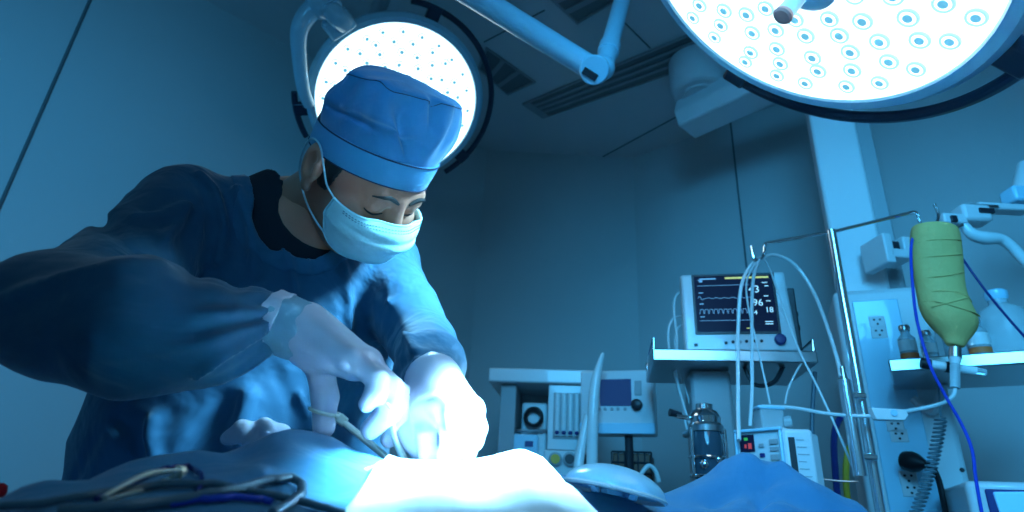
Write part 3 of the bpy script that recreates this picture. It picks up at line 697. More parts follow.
line('sensor_cable', [(684, 290, 1.70), (676, 296, 1.68), (674, 310, 1.68), (677, 340, 1.68), (676, 372, 1.70), (682, 400, 1.7), (690, 425, 1.7)], .0036, M_tube, 'pale cable looping nearest the left side of the monitor', 'cable', 'cables behind the monitor')
line('sensor_cable', [(685, 316, 1.72), (673, 319, 1.70), (668, 335, 1.70), (672, 365, 1.72), (680, 395, 1.72), (687, 430, 1.72)], .0036, M_tube, 'pale cable bulging farthest left of the monitor', 'cable', 'cables behind the monitor')
line('sensor_cable', [(686, 324, 1.73), (678, 328, 1.72), (675, 345, 1.72), (681, 375, 1.74), (690, 405, 1.74), (694, 440, 1.74)], .003, M_tube, 'pale cable behind the shelf corner, right of two other loops', 'cable', 'cables behind the monitor')
line('gas_hose', [(815, 372, 1.62), (813, 400, 1.62), (812, 430, 1.62), (813, 480, 1.62), (818, 520, 1.62)], .006, M_greycable, 'grey hose hanging straight down under the cart shelf right end', 'hose')
line('gas_hose', [(850, 412, 1.60), (839, 420, 1.58), (834, 440, 1.58), (836, 480, 1.58), (840, 520, 1.58)], .008, M_navycable, 'dark blue gas hose curving down left of the chrome pole', 'hose')
line('gas_hose', [(856, 440, 1.66), (848, 452, 1.64), (846, 480, 1.64), (850, 520, 1.64)], .008, M_yellow, 'yellow gas hose behind the chrome rod', 'hose')
line('tie_wire', [(820, 479, 1.40), (838, 481, 1.38), (858, 482, 1.36)], .002, M_steel, 'thin wire between pump and IV pole', 'wire')
# coiled cable
P_ = []
for k in range(0, 23 * 10 + 1):
    u = k / 230; cx, cy = (1 - u) * (1 - u) * 941 + 2 * u * (1 - u) * 935 + u * u * 915, (1 - u) * 418 + u * 514
    c = PY(cx, cy, 1.57); a = 2 * math.pi * k / 10; P_.append((c[0] + .0125 * math.cos(a), c[1] + .0125 * math.sin(a), c[2]))
tag(obj('coiled_cable', MB().tube([PY(938, 376, 1.62), PY(939, 395, 1.62), PY(941, 417, 1.61)], .003, 6).tube(P_, .0028, 6, smooth=False), mat('pale_cable', (.16, .24, .28), .45)), 'grey coiled cable hanging down the front of the service column', 'cable')
# power plug and lead
pl = thing('power_plug', PY(905, 462, 1.70), 'black power plug and lead in the column socket beside the coiled cable', 'power plug')
a = PY(906, 461, 1.72); b = PY(926, 464, 1.66)
obj('plug_body', MB().lathe([(.012, -.004), (.026, .0), (.028, .02), (.024, .035), (.018, .045), (.010, .06), (.006, .065)], frame(a, (0, 0, 1), unit(b - a)), 20), M_black, pl)
obj('lead', MB().tube([PY(926, 464, 1.66), PY(934, 470, 1.64), (PY(940, 485, 1.64)), PY(946, 515, 1.64), PY(947, 540, 1.64)], .0075, 10), M_black, pl)
# ---- device at the lower right ----------------------------------------
bl = PY(965, 512, 1.40); br = PY(1070, 512, 1.32); EM = plane(bl, br); EM.translation.z = 0
ez = on(EM, 990, 481)[1]; ew = on(EM, 1070, 490)[0]; ex = on(EM, 966, 490)[0]
dv = thing('equipment_trolley', EM @ Vector((ew / 2, .15, 0)), 'white device on a trolley with a lit blue panel at the bottom right corner', 'medical device')
obj('body', slab(MB(), EM, ex, ew, .12, ez, 0, .34), M_white, dv, .012, seg=3)
a = on(EM, 984, 489); obj('trim_line', slab(MB(), EM, a[0], ew - .01, ez - .5, a[1], -.004, .002), M_navycable, dv, .012)
a = on(EM, 992, 492); obj('panel', MB().prism([(a[0], a[1]), (ew - .03, a[1] + .004), (ew - .03, .7), (a[0] + .03, .7)], EM @ Matrix.Translation((0, -.012, 0)), .012), mat('panel_blue', (.25, .55, .75), .3, emit=((.05, .35, .8), .55)), dv, .003)
for x in (ex + .04, ew - .04):
    for y in (.05, .29): obj('caster', MB().cyl(EM @ Vector((x - .015, y, .06)), EM @ Vector((x + .015, y, .06)), .058, n=16), M_dark, dv)
# ---- jointed arm at the upper right -----------------------------------
ja = thing('support_arm', PY(1000, 210, 1.55), 'white jointed support arm with a drooping hose entering at the right edge', 'support arm')
def bar(p, q, w, h): 
    p = np.asarray(p); q = np.asarray(q); M = frame((p + q) / 2, q - p, (0, 0, 1)); return MB().box(M, np.linalg.norm(q - p), w, h)
o = obj('clamp_jaw', bar(PY(943, 224, 1.55), PY(962, 216, 1.55), .03, .032), M_pend, ja, .005)
obj('dark_insert', bar(PY(951, 220, 1.535), PY(956, 218, 1.535), .012, .02), M_dark, ja, .002)
obj('pin', MB().cyl(PY(948, 232, 1.54), PY(962, 225, 1.54), .006), M_steel, ja)
obj('link_block', bar(PY(959, 220, 1.56), PY(983, 212, 1.56), .06, .055), M_pend, ja, .01)
obj('arm_beam', bar(PY(978, 215, 1.56), PY(1022, 203, 1.56), .04, .022), M_pend, ja, .005)
obj('arm_strip', bar(PY(970, 211, 1.54), PY(995, 202, 1.54), .012, .01), M_steel, ja, .002)
obj('slot', bar(PY(980, 213, 1.53), PY(992, 209, 1.53), .012, .014), M_dark, ja)
obj('end_block', bar(PY(1012, 206, 1.56), PY(1060, 190, 1.56), .06, .05), M_lampbody, ja, .008)
obj('upright', MB().cyl(PY(1022, 196, 1.56), PY(1022, 166, 1.56) + np.array([.02, 0, 0]), .03, n=20), M_pend, ja)
obj('hose', MB().tube([PY(963, 224, 1.55), PY(972, 234, 1.55), PY(985, 238, 1.55), PY(1000, 239, 1.55), PY(1012, 247, 1.55), PY(1026, 262, 1.55), PY(1045, 278, 1.55)], [.012, .017, .02, .016, .015, .015, .015], 12), M_tube, ja)

e0_ = PY(1060, 190, 1.56); wx = C_[0] + (C_[1] - 1.50) / (-ra[1]) * ra[0]
obj('wall_arm', bar(PY(1056, 191, 1.56), np.array([wx - .08, 1.50, e0_[2]]), .05, .045), M_pend, ja, .006)
obj('wall_plate', MB().box(frame((wx - .07, 1.50, e0_[2]), (ra[0], ra[1], 0), (0, 0, 1)), .14, .03, .2), M_pend, ja, .006)
# ================================================================ surgical lamps
M_lampface = mat('lamp_glass', (.8, .9, .92), .2, emit=((.80, .97, 1.0), 2.2))
M_lens = mat('lens_ring', (.5, .7, .8), .2, emit=((.42, .80, .90), 1.0))
M_led = mat('led_core', (.3, .6, .7), .2, emit=((.13, .44, .60), 1.0))
M_rail = mat('lamp_rail', (.012, .03, .06), .35)
M_handle = mat('handle_cap', (.50, .27, .24), .5)
_lens = {}
def lens_mesh(r):
    if r not in _lens:
        mb = MB().lathe([(r, 0), (r * .95, .003), (r * .72, .0035), (r * .70, .0015)], Matrix.Identity(4), 18, close=False)
        n0 = len(mb.f); mb.lathe([(r * .70, .0012), (r * .44, .0035), (r * .2, .0038)], Matrix.Identity(4), 18)
        me = bpy.data.meshes.new('lens'); me.from_pydata(mb.v, [], mb.f); me.materials.append(M_lens); me.materials.append(M_lampface); me.materials.append(M_led)
        for i, p in enumerate(me.polygons): p.material_index = 0 if i < n0 else (1 if i < n0 + 18 else 2); p.use_smooth = True
        _lens[r] = me
    return _lens[r]
def lamp(c, nrm, label, rails, brackets, seed, rings, hub_at=(0, 0), hl=1.0):
    c = np.asarray(c, float); nrm = unit(nrm)
    M = frame(c, RT, nrm); R = .30
    t = thing('surgical_lamp', c - nrm * .06, label, 'surgical lamp')
    obj('housing', MB().lathe([(R, -.004), (R + .006, .004), (R + .024, .002), (R + .036, -.014), (R + .034, -.04), (R - .01, -.075), (R - .10, -.105), (.06, -.118)], M, 72), M_lampbody, t)
    obj('front_glass', MB().lathe([(R + .001, -.006), (R + .001, .001), (R - .008, .0005), (.05, .0005)], M, 72), M_lampface, t)
    rnd = random.Random(seed)
    for rr, n, rl in rings:
        for k in range(n):
            a = 2 * math.pi * (k + rnd.uniform(-.12, .12)) / n + rr * 9; q = rr + rnd.uniform(-.006, .006)
            o = bpy.data.objects.new('lens', lens_mesh(rl)); COL.objects.link(o); adopt(o, t)
            o.matrix_basis = M @ Matrix.Translation((q * math.cos(a), q * math.sin(a), .001))
    MH = M @ Matrix.Translation((hub_at[0], hub_at[1], 0))
    h = obj('hub', MB().lathe([(.052, 0), (.05, .012), (.04, .02), (.026, .024)], MH, 32), M_lampbody, t)
    obj('sterile_handle', MB().lathe([(.020, .02), (.014, .03), (.0145, .07 * hl), (.0155, .08 * hl)], MH, 28), M_lampbody, t)
    obj('handle_cap', MB().lathe([(.0155, .08 * hl), (.0165, .08 * hl + .006), (.0135, .08 * hl + .0095)], MH, 28), M_handle, t)
    for a0, a1 in rails: obj('rail', MB().ring(M @ Matrix.Translation((0, 0, -.03)), R + .075, .0115, 60, 10, a0, a1), M_rail, t)
    for a in brackets:
        p = [M @ Vector((q * math.cos(a), q * math.sin(a), -.03)) for q in (R + .02, R + .08)]
        obj('rail_bracket', MB().box(frame((np.array(p[0]) + np.array(p[1])) / 2, np.array(p[1] - p[0]), nrm), .07, .05, .03), M_rail, t, .006)
    return t, M
RG = [(.075, 8, .0165), (.115, 12, .0170), (.155, 16, .0175), (.195, 19, .0175), (.234, 21, .0170), (.270, 24, .016)]
FN = unit((-.591, .135, -.795)); FC = np.array([.436, .701, 1.855])
BN = unit((.284, -.46, -.80)); BC = np.array([-.469, 1.896, 2.419])
def ang(M, px, py):            # angle around the lamp face at which a sight line crosses it
    Mi = M.inverted(); o = Mi @ V(CAM); d = Mi.to_3x3() @ V(ray(px, py)); p = o + d * (-o.z / d.z); return math.atan2(p.y, p.x)
def spot_on(M, px, py):
    Mi = M.inverted(); o = Mi @ V(CAM); d = Mi.to_3x3() @ V(ray(px, py)); p = o + d * (-o.z / d.z); return p.x, p.y
MF = frame(FC, RT, FN); MBk = frame(BC, RT, BN)
a0 = ang(MF, 728, 66); a1 = ang(MF, 1024, 78)
if abs(a1 - a0) > math.pi: a1 += 2 * math.pi * (1 if a1 < a0 else -1)
am = a0 * .88 + a1 * .12
fl_t, _ = lamp(FC, FN, 'large bright surgical lamp at the top right, nearest the camera, pointing at the operating field', [(a0, a1 + (a1 - a0) * .15)], [a0 * .96 + a1 * .04, a1], 3, RG, spot_on(MF, 811, -19), 1.0)
def arc(M, p, q, via):
    a, b, c = ang(M, *p), ang(M, *q), ang(M, *via)
    while c < a: c += 2 * math.pi
    while b < a: b += 2 * math.pi
    if c > b: b -= 2 * math.pi
    return a, b
bk_t, _ = lamp(BC, BN, 'round surgical lamp glowing directly behind the surgeon\'s cap', [arc(MBk, (412, 6), (448, 178), (497, 90)), arc(MBk, (293, 95), (306, 140), (296, 118))], [ang(MBk, 434, 18), ang(MBk, 300, 112), ang(MBk, 470, 165)], 5, RG)
# rear housing of the front lamp goes on an off-frame yoke
obj('yoke', MB().tube([V(FC - FN * .1), V(FC - FN * .2), V(FC - FN * .22 + np.array([.1, .1, .2])), V((FC[0] + .1, FC[1] + .25, CZ))], .03, 14), M_lampbody, fl_t)
# yoke of the rear lamp
d_ = 2.0
hub = PD(322, 4, d_)
obj('yoke_hub', MB().cyl(PD(311, -22, d_), PD(330, 10, d_), .055, .045, n=24).ball(PD(323, 4, d_), .052), M_lampbody, bk_t)
obj('yoke_limb', MB().tube([PD(316, 6, d_), PD(305, 18, d_), PD(299, 32, d_), PD(299, 55, 2.04), PD(303, 88, 2.1), PD(309, 105, 2.16)], [.034, .032, .028, .025, .022, .02], 14), M_lampbody, bk_t)
obj('yoke_limb', MB().tube([PD(328, 6, d_), PD(336, 16, d_), PD(345, 24, d_ + .04)], [.036, .034, .032], 14), M_lampbody, bk_t)
a_ = PD(328, 32, 2.06); b_ = PD(350, 16, 2.06)
obj('yoke_clamp', MB().box(frame((a_ + b_) / 2, b_ - a_, BN), np.linalg.norm(b_ - a_) * 1.1, .07, .05), M_lampbody, bk_t, .012, seg=3)
obj('yoke_drop', MB().cyl(PD(316, -10, d_), PZ(312, -30, CZ) , .05, n=20), M_lampbody, bk_t)
obj('back_strut', MB().tube([PD(372, 24, 2.35), PD(382, 0, 2.3), PD(388, -20, 2.25)], .03, 12), M_grey, bk_t)
# spring arm between them
sa = thing('lamp_arm', PZ(630, -20, CZ), 'pale jointed lamp arm bent at an elbow below the ceiling, between the two lamps', 'lamp arm')
da = 1.75
p1 = PD(594, 70, da); p0 = PD(440, -25, da * .97); p0 = p1 + (p0 - p1) * ((2.86 - p1[2]) / (p0[2] - p1[2]))
obj('lower_arm', MB().cyl(p0, p1, .038, .034, n=28).ball(p1, .036), M_lampbody, sa)
obj('ceiling_drop', MB().ball(p0, .055).cyl(p0, (p0[0], p0[1], CZ - .03), .045).lathe([(.10, CZ - .03), (.10, CZ - .002)], Matrix.Translation((p0[0], p0[1], 0)), 28), M_lampbody, sa)
obj('elbow', MB().cyl(PD(594, 70, da - .045), PD(597, 70, da + .05), .042, n=26).ball(PD(603, 68, da + .03), .036), M_lampbody, sa, .004)
obj('joint_slot', MB().box(frame(PD(590, 74, da - .041), p1 - p0, unit(CAM - p1)), .045, .02, .01), M_dark, sa)
e0 = PD(605, 64, da + .03); e1 = PZ(634, -45, CZ)
obj('upper_arm', MB().cyl(e0, e1, .028, n=24), M_lampbody, sa)
obj('collar', MB().cyl(e0 * .92 + e1 * .08, e0 * .86 + e1 * .14, .033, n=24), M_lampbody, sa, .003)
obj('ceiling_flange', MB().lathe([(.09, CZ - .03), (.09, CZ - .002)], Matrix.Translation((e1[0], e1[1], 0)), 28), M_lampbody, sa)
# ================================================================ the surgeon
def weave(m, scale=900, s=.12, fold=(9, .35, .02)):      # cloth: fine weave + soft creases
    nt = m.node_tree; b = nt.nodes['Principled BSDF']; tc = nt.nodes.new('ShaderNodeTexCoord')
    n1 = nt.nodes.new('ShaderNodeTexNoise'); n1.inputs['Scale'].default_value = scale
    n2 = nt.nodes.new('ShaderNodeTexNoise'); n2.inputs['Scale'].default_value = fold[0]; n2.inputs['Detail'].default_value = 3; n2.inputs['Distortion'].default_value = .8
    b1 = nt.nodes.new('ShaderNodeBump'); b1.inputs['Strength'].default_value = s; b1.inputs['Distance'].default_value = .0006
    b2 = nt.nodes.new('ShaderNodeBump'); b2.inputs['Strength'].default_value = fold[1]; b2.inputs['Distance'].default_value = fold[2]
    L = nt.links.new
    L(tc.outputs['Object'], n1.inputs['Vector']); L(tc.outputs['Object'], n2.inputs['Vector'])
    L(n1.outputs['Fac'], b1.inputs['Height']); L(n2.outputs['Fac'], b2.inputs['Height']); L(b2.outputs['Normal'], b1.inputs['Normal']); L(b1.outputs['Normal'], b.inputs['Normal'])
    return m
M_gown = weave(mat('gown_cloth', (.0055, .082, .160), .72, sheen=.25), 900, .12, (10, .55, .022))
M_collar = weave(mat('gown_collar', (.014, .11, .20), .8, sheen=.2))
M_under = weave(mat('undershirt', (.004, .012, .022), .9))
M_skin = mat('skin', (.44, .175, .115), .45, bump=(160, .12, .0008), sss=.08, vary=(25, .06))
M_hair = mat('hair_black', (.008, .007, .008), .5, bump=(400, .4, .001))
M_cap = weave(mat('cap_cloth', (.018, .16, .33), .75, sheen=.25), fold=(16, .25, .01))
M_capband = weave(mat('cap_band', (.035, .23, .42), .75, sheen=.2), fold=(16, .1, .006))
M_mask = weave(mat('mask_fabric', (.52, .85, .86), .7), 1200, .1, (30, .25, .006))
M_glove = mat('glove_latex', (.66, .62, .72), .38, bump=(55, .18, .003), coat=.15)
M_glovecuff = mat('glove_cuff', (.22, .38, .48), .38, bump=(60, .5, .004), coat=.2)
M_stitch = mat('stitch_navy', (.006, .02, .06), .8)

fwd = unit((.56, -.83, 0)); rgt = np.array([fwd[1], -fwd[0], 0.]); upv = np.array([0, 0, 1.])
lean = math.radians(14)
fw2 = unit(fwd * math.cos(lean) - upv * math.sin(lean)); up2 = unit(upv * math.cos(lean) + fwd * math.sin(lean))
TA = np.stack([rgt, fw2, up2], 1); TA0 = np.stack([rgt, fwd, upv], 1)
HO = PY(363, 172, .77)
NB = PY(288, 224, .88)
RS = PY(188, 214, .80); RM = PY(120, 280, .70); RE = PY(50, 310, .58); RW = PY(284, 321, .60)
LS = PY(374, 268, .98); LE = PY(424, 345, .84); LW = PY(434, 382, .66)
CH = PY(284, 312, .93); WA = PY(250, 432, .97); PV = np.array([WA[0], WA[1] + .02, .93])
# head axes: (right in image, up in image, towards the camera)
zr = unit(CAM - HO); xr = unit(RT - zr * (RT @ zr)); yr = np.cross(zr, xr)
def himg(v): return unit(v[0] * xr + v[1] * yr + v[2] * zr)
hz = himg((.42, .78, .41)); hy = himg((.48, -.61, .65)); hy = unit(hy - hz * (hy @ hz)); hx = np.cross(hy, hz)
HA = np.stack([hx, hy, hz], 1)
def HL(x, y, z): return HO + HA @ np.array([x, y, z])
def hloc(P): return (P - HO.astype(np.float32)) @ HA.astype(np.float32)
HM = Matrix(((hx[0], hy[0], hz[0], HO[0]), (hx[1], hy[1], hz[1], HO[1]), (hx[2], hy[2], hz[2], HO[2]), (0, 0, 0, 1)))

def head(P):
    q = hloc(P)
    d = ell(q, (0, -.004, .04), (.074, .089, .088))
    d = smin(d, ell(q, (0, .028, -.03), (.062, .064, .092)), .03)
    d = smin(d, ell(q, (0, .04, -.074), (.046, .044, .032)), .03)
    d = smin(d, cap(q, (-.034, .081, .022), (.034, .081, .022), .0125), .018)
    for s in (-1, 1):
        d = smin(d, ell(q, (s * .047, .060, -.030), (.022, .024, .017)), .022)
        d = smax(d, -ell(q, (s * .031, .1, .000), (.020, .016, .0125)), .014)
        d = smin(d, ell(q, (s * .031, .0765, -.001), (.0165, .0145, .0125)), .004)
        d = smax(d, -cap(q, (s * .017, .0895, -.008), (s * .045, .084, -.007), .0012), .003)     # closed lid line
        d = smin(d, cap(q, (s * .020, .0895, .008), (s * .043, .0855, .009), .003), .010)           # upper lid fold
        e = ell(q, (s * .078, -.012, .000), (.011, .020, .031))
        e = smax(e, -ell(q, (s * .089, -.008, .001), (.010, .0125, .020)), .005)
        e = smin(e, cap(q, (s * .082, .004, -.008), (s * .083, .002, .004), .005), .004)
        e = smin(e, ell(q, (s * .080, -.006, -.034), (.006, .010, .009)), .006)
        d = smin(d, e, .008)
    n = cap(q, (0, .091, .012), (0, .107, -.030), .0075, .0105)
    for s in (-1, 1): n = smin(n, ell(q, (s * .010, .100, -.036), (.008, .009, .008)), .008)
    d = smin(d, n, .012)
    d = smin(d, ell(q, (0, .094, -.068), (.024, .010, .008)), .012)
    nk = cap(P, HL(0, -.028, -.05), NB, .054, .060)
    nk = smin(nk, cap(P, HL(.045, -.02, -.045), NB + fwd * .05, .016, .012), .02)                # neck tendon
    return smin(d, nk, .025)
def torso(P, o):
    d = ell(P, CH, (.175 + o, .115 + o, .225 + o), TA)
    d = smin(d, cap(P, RS, NB - up2 * .05, .058 + o, .06 + o), .05)
    d = smin(d, cap(P, LS, NB - up2 * .05, .058 + o, .06 + o), .05)
    return smin(d, ell(P, WA, (.175 + o, .13 + o, .24 + o), TA0), .06)
def hand_solid(P, wrist, palm, fingers, wr, k=.010):
    d = None
    for p, r in palm:
        c = cap(P, wrist, p, wr, r); d = c if d is None else smin(d, c, .014)
    for i in range(len(palm) - 1): d = smin(d, cap(P, palm[i][0], palm[i + 1][0], palm[i][1], palm[i + 1][1]), .006)
    out = d
    for pts, rs in fingers:
        f = chain(P, pts, rs, .005); out = smin(out, f, .0045)
    return out
Rw = RW
rIdx, rMid, rRin, rPin = PY(362, 359, .628), PY(367, 363, .610), PY(362, 363, .590), PY(351, 360, .573)
RPALM = [(rIdx, .0135), (rMid, .014), (rRin, .0135), (rPin, .012)]
RTH = [PY(306, 337, .622), PY(319, 360, .632), PY(325, 397, .632), PY(324, 427, .630)]
RFING = [([rIdx, PY(403, 396, .626), PY(409, 421, .626), PY(407, 444, .620)], (.0125, .0105, .0095, .0082)),
         ([rMid, PY(397, 394, .602), PY(400, 420, .606), PY(389, 439, .606)], (.013, .011, .0098, .0085)),
         ([rRin, PY(391, 389, .578), PY(390, 411, .576), PY(371, 429, .582)], (.0125, .0118, .0112, .0098)),
         ([rPin, PY(377, 379, .562), PY(375, 394, .559), PY(367, 404, .561)], (.0115, .0098, .0092, .0080)),
         (RTH, (.019, .0155, .0135, .0112))]
lIdx, lMid, lRin, lPin = PY(425, 413, .604), PY(444, 408, .590), PY(461, 408, .594), PY(472, 410, .606)
LPALM = [(lIdx, .0125), (lMid, .0135), (lRin, .013), (lPin, .0115)]
LFING = [([lIdx, PY(427, 438, .586), PY(429, 456, .582), PY(429, 470, .580)], (.0115, .0095, .0085, .0075)),
         ([lMid, PY(452, 436, .572), PY(450, 452, .574), PY(444, 464, .580)], (.0125, .0105, .0095, .0082)),
         ([lRin, PY(470, 434, .580), PY(466, 450, .584), PY(456, 456, .596)], (.0125, .0105, .0095, .0082)),
         ([lPin, PY(477, 428, .596), PY(474, 441, .600), PY(465, 447, .610)], (.0115, .0095, .0085, .0075)),
         ([PY(420, 396, .635), PY(410, 414, .620), PY(408, 433, .608), PY(419, 449, .598)], (.017, .0135, .012, .010))]
def glove_r(P):
    d = hand_solid(P, PY(304, 331, .607), RPALM, RFING, .024)
    t = smin(cap(P, PY(304, 335, .610), PY(312, 350, .618), .022, .019), cap(P, PY(308, 346, .618), PY(352, 366, .595), .019, .0135), .012)
    d = smin(d, t, .010)
    return d
def glove_l(P):
    return hand_solid(P, LW, LPALM, LFING, .025)
SLEEVE_R = ([RS, RM, RE, PY(140, 325, .575), PY(215, 330, .585), PY(258, 322, .60), PY(270, 320, .60), PY(290, 326, .602)], (.076, .070, .061, .069, .052, .036, .027, .021))
SLEEVE_L = ([LS, LE, PY(430, 366, .735), PY(433, 378, .690), PY(434, 382, .67)], (.080, .050, .045, .034, .024))
def gown0(P):
    d = ell(P, CH, (.200, .140, .235), TA)
    d = smin(d, cap(P, RS, NB - up2 * .045, .074, .07), .05)
    d = smin(d, cap(P, LS, NB - up2 * .045, .076, .07), .05)
    d = smin(d, ell(P, WA, (.225, .165, .25), TA0), .08)
    d = smin(d, cap(P, WA - upv * .06 + np.array([-.03, .06, 0]), np.array([WA[0] - .05, WA[1] + .10, .45]), .205, .27), .08)
    s = chain(P, *SLEEVE_R, k=.02)
    s = smin(s, cap(P, PY(75, 330, .575), PY(190, 345, .580), .048, .034), .04)                 # cloth sagging below the forearm
    d = smin(d, s, .012)
    return smin(d, chain(P, *SLEEVE_L, k=.02), .022)
neck_axis = (HL(0, -.02, -.03), NB - up2 * .05 + fwd * .03)
def neckd(P): return cap(P, NB + up2 * .12 - fwd * .02, NB - up2 * .030 + fwd * .070, .088, .070)
# creases: (pixels along the crease, depth of the fold, width)
FOLDS = [
 ([(194, 176), (207, 195), (214, 222), (205, 262), (196, 275)], -.006, .010), ([(200, 172), (218, 190), (226, 225), (218, 262)], .008, .009),
 ([(80, 213), (105, 224), (122, 236), (132, 246)], -.012, .010), ([(100, 207), (135, 216), (165, 214), (185, 204)], .008, .011),
 ([(186, 250), (192, 230), (196, 212)], -.008, .008), ([(166, 238), (178, 225), (190, 205)], .007, .010),
 ([(0, 300), (60, 276), (120, 262), (160, 262)], .006, .012), ([(70, 312), (110, 300), (180, 292), (240, 296)], -.004, .010),
 ([(128, 272), (150, 283), (185, 284), (215, 292)], -.005, .006), ([(140, 280), (165, 290), (200, 296)], .005, .006),
 ([(60, 349), (90, 350), (170, 338), (270, 312)], -.003, .009), ([(90, 357), (120, 358), (200, 348), (266, 322)], .003, .010),
 ([(150, 374), (170, 366), (230, 345), (268, 328)], -.004, .008), ([(195, 382), (225, 360), (266, 334)], .006, .007),
 ([(215, 296), (240, 308), (268, 316)], -.005, .005), ([(225, 280), (250, 298), (270, 308)], -.005, .005), ([(235, 318), (272, 318)], .003, .004),
 ([(222, 180), (235, 215), (240, 260), (238, 285)], -.008, .011), ([(236, 185), (250, 225), (256, 275)], .007, .009),
 ([(258, 215), (272, 250), (276, 285)], -.006, .010), ([(282, 240), (292, 270), (296, 292)], .005, .009), ([(315, 255), (318, 285), (330, 315)], -.006, .009),
 ([(345, 265), (350, 300), (352, 330)], .005, .010), ([(372, 262), (380, 300), (388, 330), (392, 370)], -.009, .009), ([(384, 300), (405, 335), (420, 362)], .006, .010),
 ([(392, 372), (420, 352), (448, 345)], -.006, .007), ([(398, 382), (425, 366), (456, 362)], .005, .006), ([(405, 300), (430, 330), (450, 345)], -.004, .007),
 ([(112, 418), (132, 432), (140, 455), (130, 480)], -.010, .014), ([(150, 422), (146, 436), (150, 456)], .010, .014), ([(222, 408), (208, 428), (195, 450)], -.014, .018), ([(248, 396), (242, 415), (238, 440)], .012, .016),
 ([(275, 370), (290, 400), (295, 430)], -.006, .010), ([(300, 395), (312, 420), (312, 440)], .005, .010), ([(345, 420), (362, 440)], -.005, .008), ([(90, 440), (75, 470), (66, 490)], -.008, .012)]
def gown1(P):
    d = gown0(P); return d
_f = [(strike(gown1, pts), a, w) for pts, a, w in FOLDS]
SEAMS = []
def folded(P, d):
    near = np.abs(d) < .05
    if near.any():
        Q = P[near]; add = np.zeros(len(Q), np.float32)
        for pts, a, w in _f:
            e = polyd(Q, pts); add += a * (1.3 * np.exp(-(e / (w * .75)) ** 2) + .5 * np.exp(-e / (w * .4)))
        ga = PY(190, 330, .585); gb = PY(268, 320, .60); ax = unit(gb - ga); L = np.linalg.norm(gb - ga); e1 = unit(np.cross(ax, [0, 0, 1])); e2 = np.cross(ax, e1); qq = Q - ga.astype(np.float32); tt = (qq @ ax.astype(np.float32)) / L; an2 = np.arctan2(qq @ e2.astype(np.float32), qq @ e1.astype(np.float32)); rr_ = np.hypot(qq @ e2.astype(np.float32), qq @ e1.astype(np.float32))
        gw = np.clip(tt, 0, 1) * np.clip((1.25 - tt) * 4, 0, 1) * (rr_ < .085)
        add += gw * .0042 * (np.sin(9 * an2 + 1.5 * np.sin(3 * an2) + 2 * tt) + .5 * np.sin(17 * an2 + 1))
        add += .0060 * ripples(Q * np.array([1, 1, 1.25], np.float32), 18)
        d = d.copy(); d[near] -= add
    return d
def gown(P):
    d = folded(P, gown0(P))
    return smax(d, -neckd(P), .004)
def collar(P):
    nd = neckd(P); d = folded(P, gown0(P)) - .0022
    return smax(smax(d, nd - .024, .002), -nd + .0005, .003)
def undershirt(P):
    d = torso(P, .004)
    d = smin(d, cap(P, NB + up2 * .02, NB - up2 * .06, .072, .09), .03)
    n2 = cap(P, NB + up2 * .12 - fwd * .02, NB - up2 * .014 + fwd * .062, .056, .038)
    return smax(d, -n2, .004)
def body(P):
    d = torso(P, 0)
    d = smin(d, ell(P, PV, (.165, .12, .13), TA0), .05)
    d = smin(d, cap(P, NB - up2 * .06, HL(0, -.028, -.06), .062, .050), .03)
    d = smin(d, chain(P, [RS, RM, RE, RW], (.046, .040, .036, .019), .02), .03)
    d = smin(d, chain(P, [LS, LE, LW], (.052, .038, .019), .02), .03)
    for s in (-1, 1):
        hip = PV + rgt * s * .085 - upv * .02; kn = np.array([hip[0], hip[1] - .01, .48]); an_ = np.array([kn[0], kn[1] + .03, .085])
        d = smin(d, chain(P, [hip, kn, an_], (.088, .058, .038), .02), .03)
        ft = an_ + fwd * .14; d = smin(d, cap(P, an_ - upv * .035 - fwd * .03, np.array([ft[0], ft[1], .032]), .038, .030), .02)
    return d
sg = thing('person', (PV[0], PV[1], 0), 'person in blue surgical gown, cap and mask bending over the field with scissors', 'person')
# body: one mesh (torso and limbs, hands inside the gloves, then the finely modelled head)
bv, bf = solid(lambda P: smin(body(P), smin(glove_r(P) + .0035, glove_l(P) + .0035, .01), .012), (-1.0, .45, -.01), (.25, 1.4, 1.45), .008); bv = relax(bv, bf, 1)
hv, hf = solid(head, HO - .2, HO + .17, .0026); hv = relax(hv, hf, 1)
me = npmesh('body', np.concatenate([bv, hv]), np.concatenate([bf, hf + len(bv)]))
link('body', me, M_skin, sg, angle=180)
sculpt('undershirt', undershirt, np.minimum(RS, LS) - .25, NB + .17, .004, M_under, sg)
sculpt('gown', gown, (-1.0, .42, .42), (.12, 1.32, 1.62), .0044, M_gown, sg, slack=1.6)
def legs(P, o):
    d = ell(P, PV, (.165 + o, .12 + o, .13 + o), TA0)
    for s in (-1, 1):
        hip = PV + rgt * s * .085 - upv * .02; kn = np.array([hip[0], hip[1] - .01, .48]); an_ = np.array([kn[0], kn[1] + .03, .085])
        d = smin(d, chain(P, [hip, kn, an_], (.09 + o, .066 + o, .056 + o), .02), .03)
    return d
def shoes(P):
    d = None
    for s in (-1, 1):
        hip = PV + rgt * s * .085; an_ = np.array([hip[0], hip[1] + .02, .05]); ft = an_ + fwd * .15
        e = smin(cap(P, an_ - fwd * .03, np.array([ft[0], ft[1], .042]), .047, .040), cap(P, an_ + upv * .04, an_, .045, .047), .02)
        e = np.maximum(e, .003 - P[:, 2]); d = e if d is None else np.minimum(d, e)
    return d
sculpt('scrub_trousers', lambda P: np.maximum(legs(P, .008), .075 - P[:, 2]), (PV[0] - .3, PV[1] - .3, .05), (PV[0] + .3, PV[1] + .3, 1.1), .009, M_gown, sg)
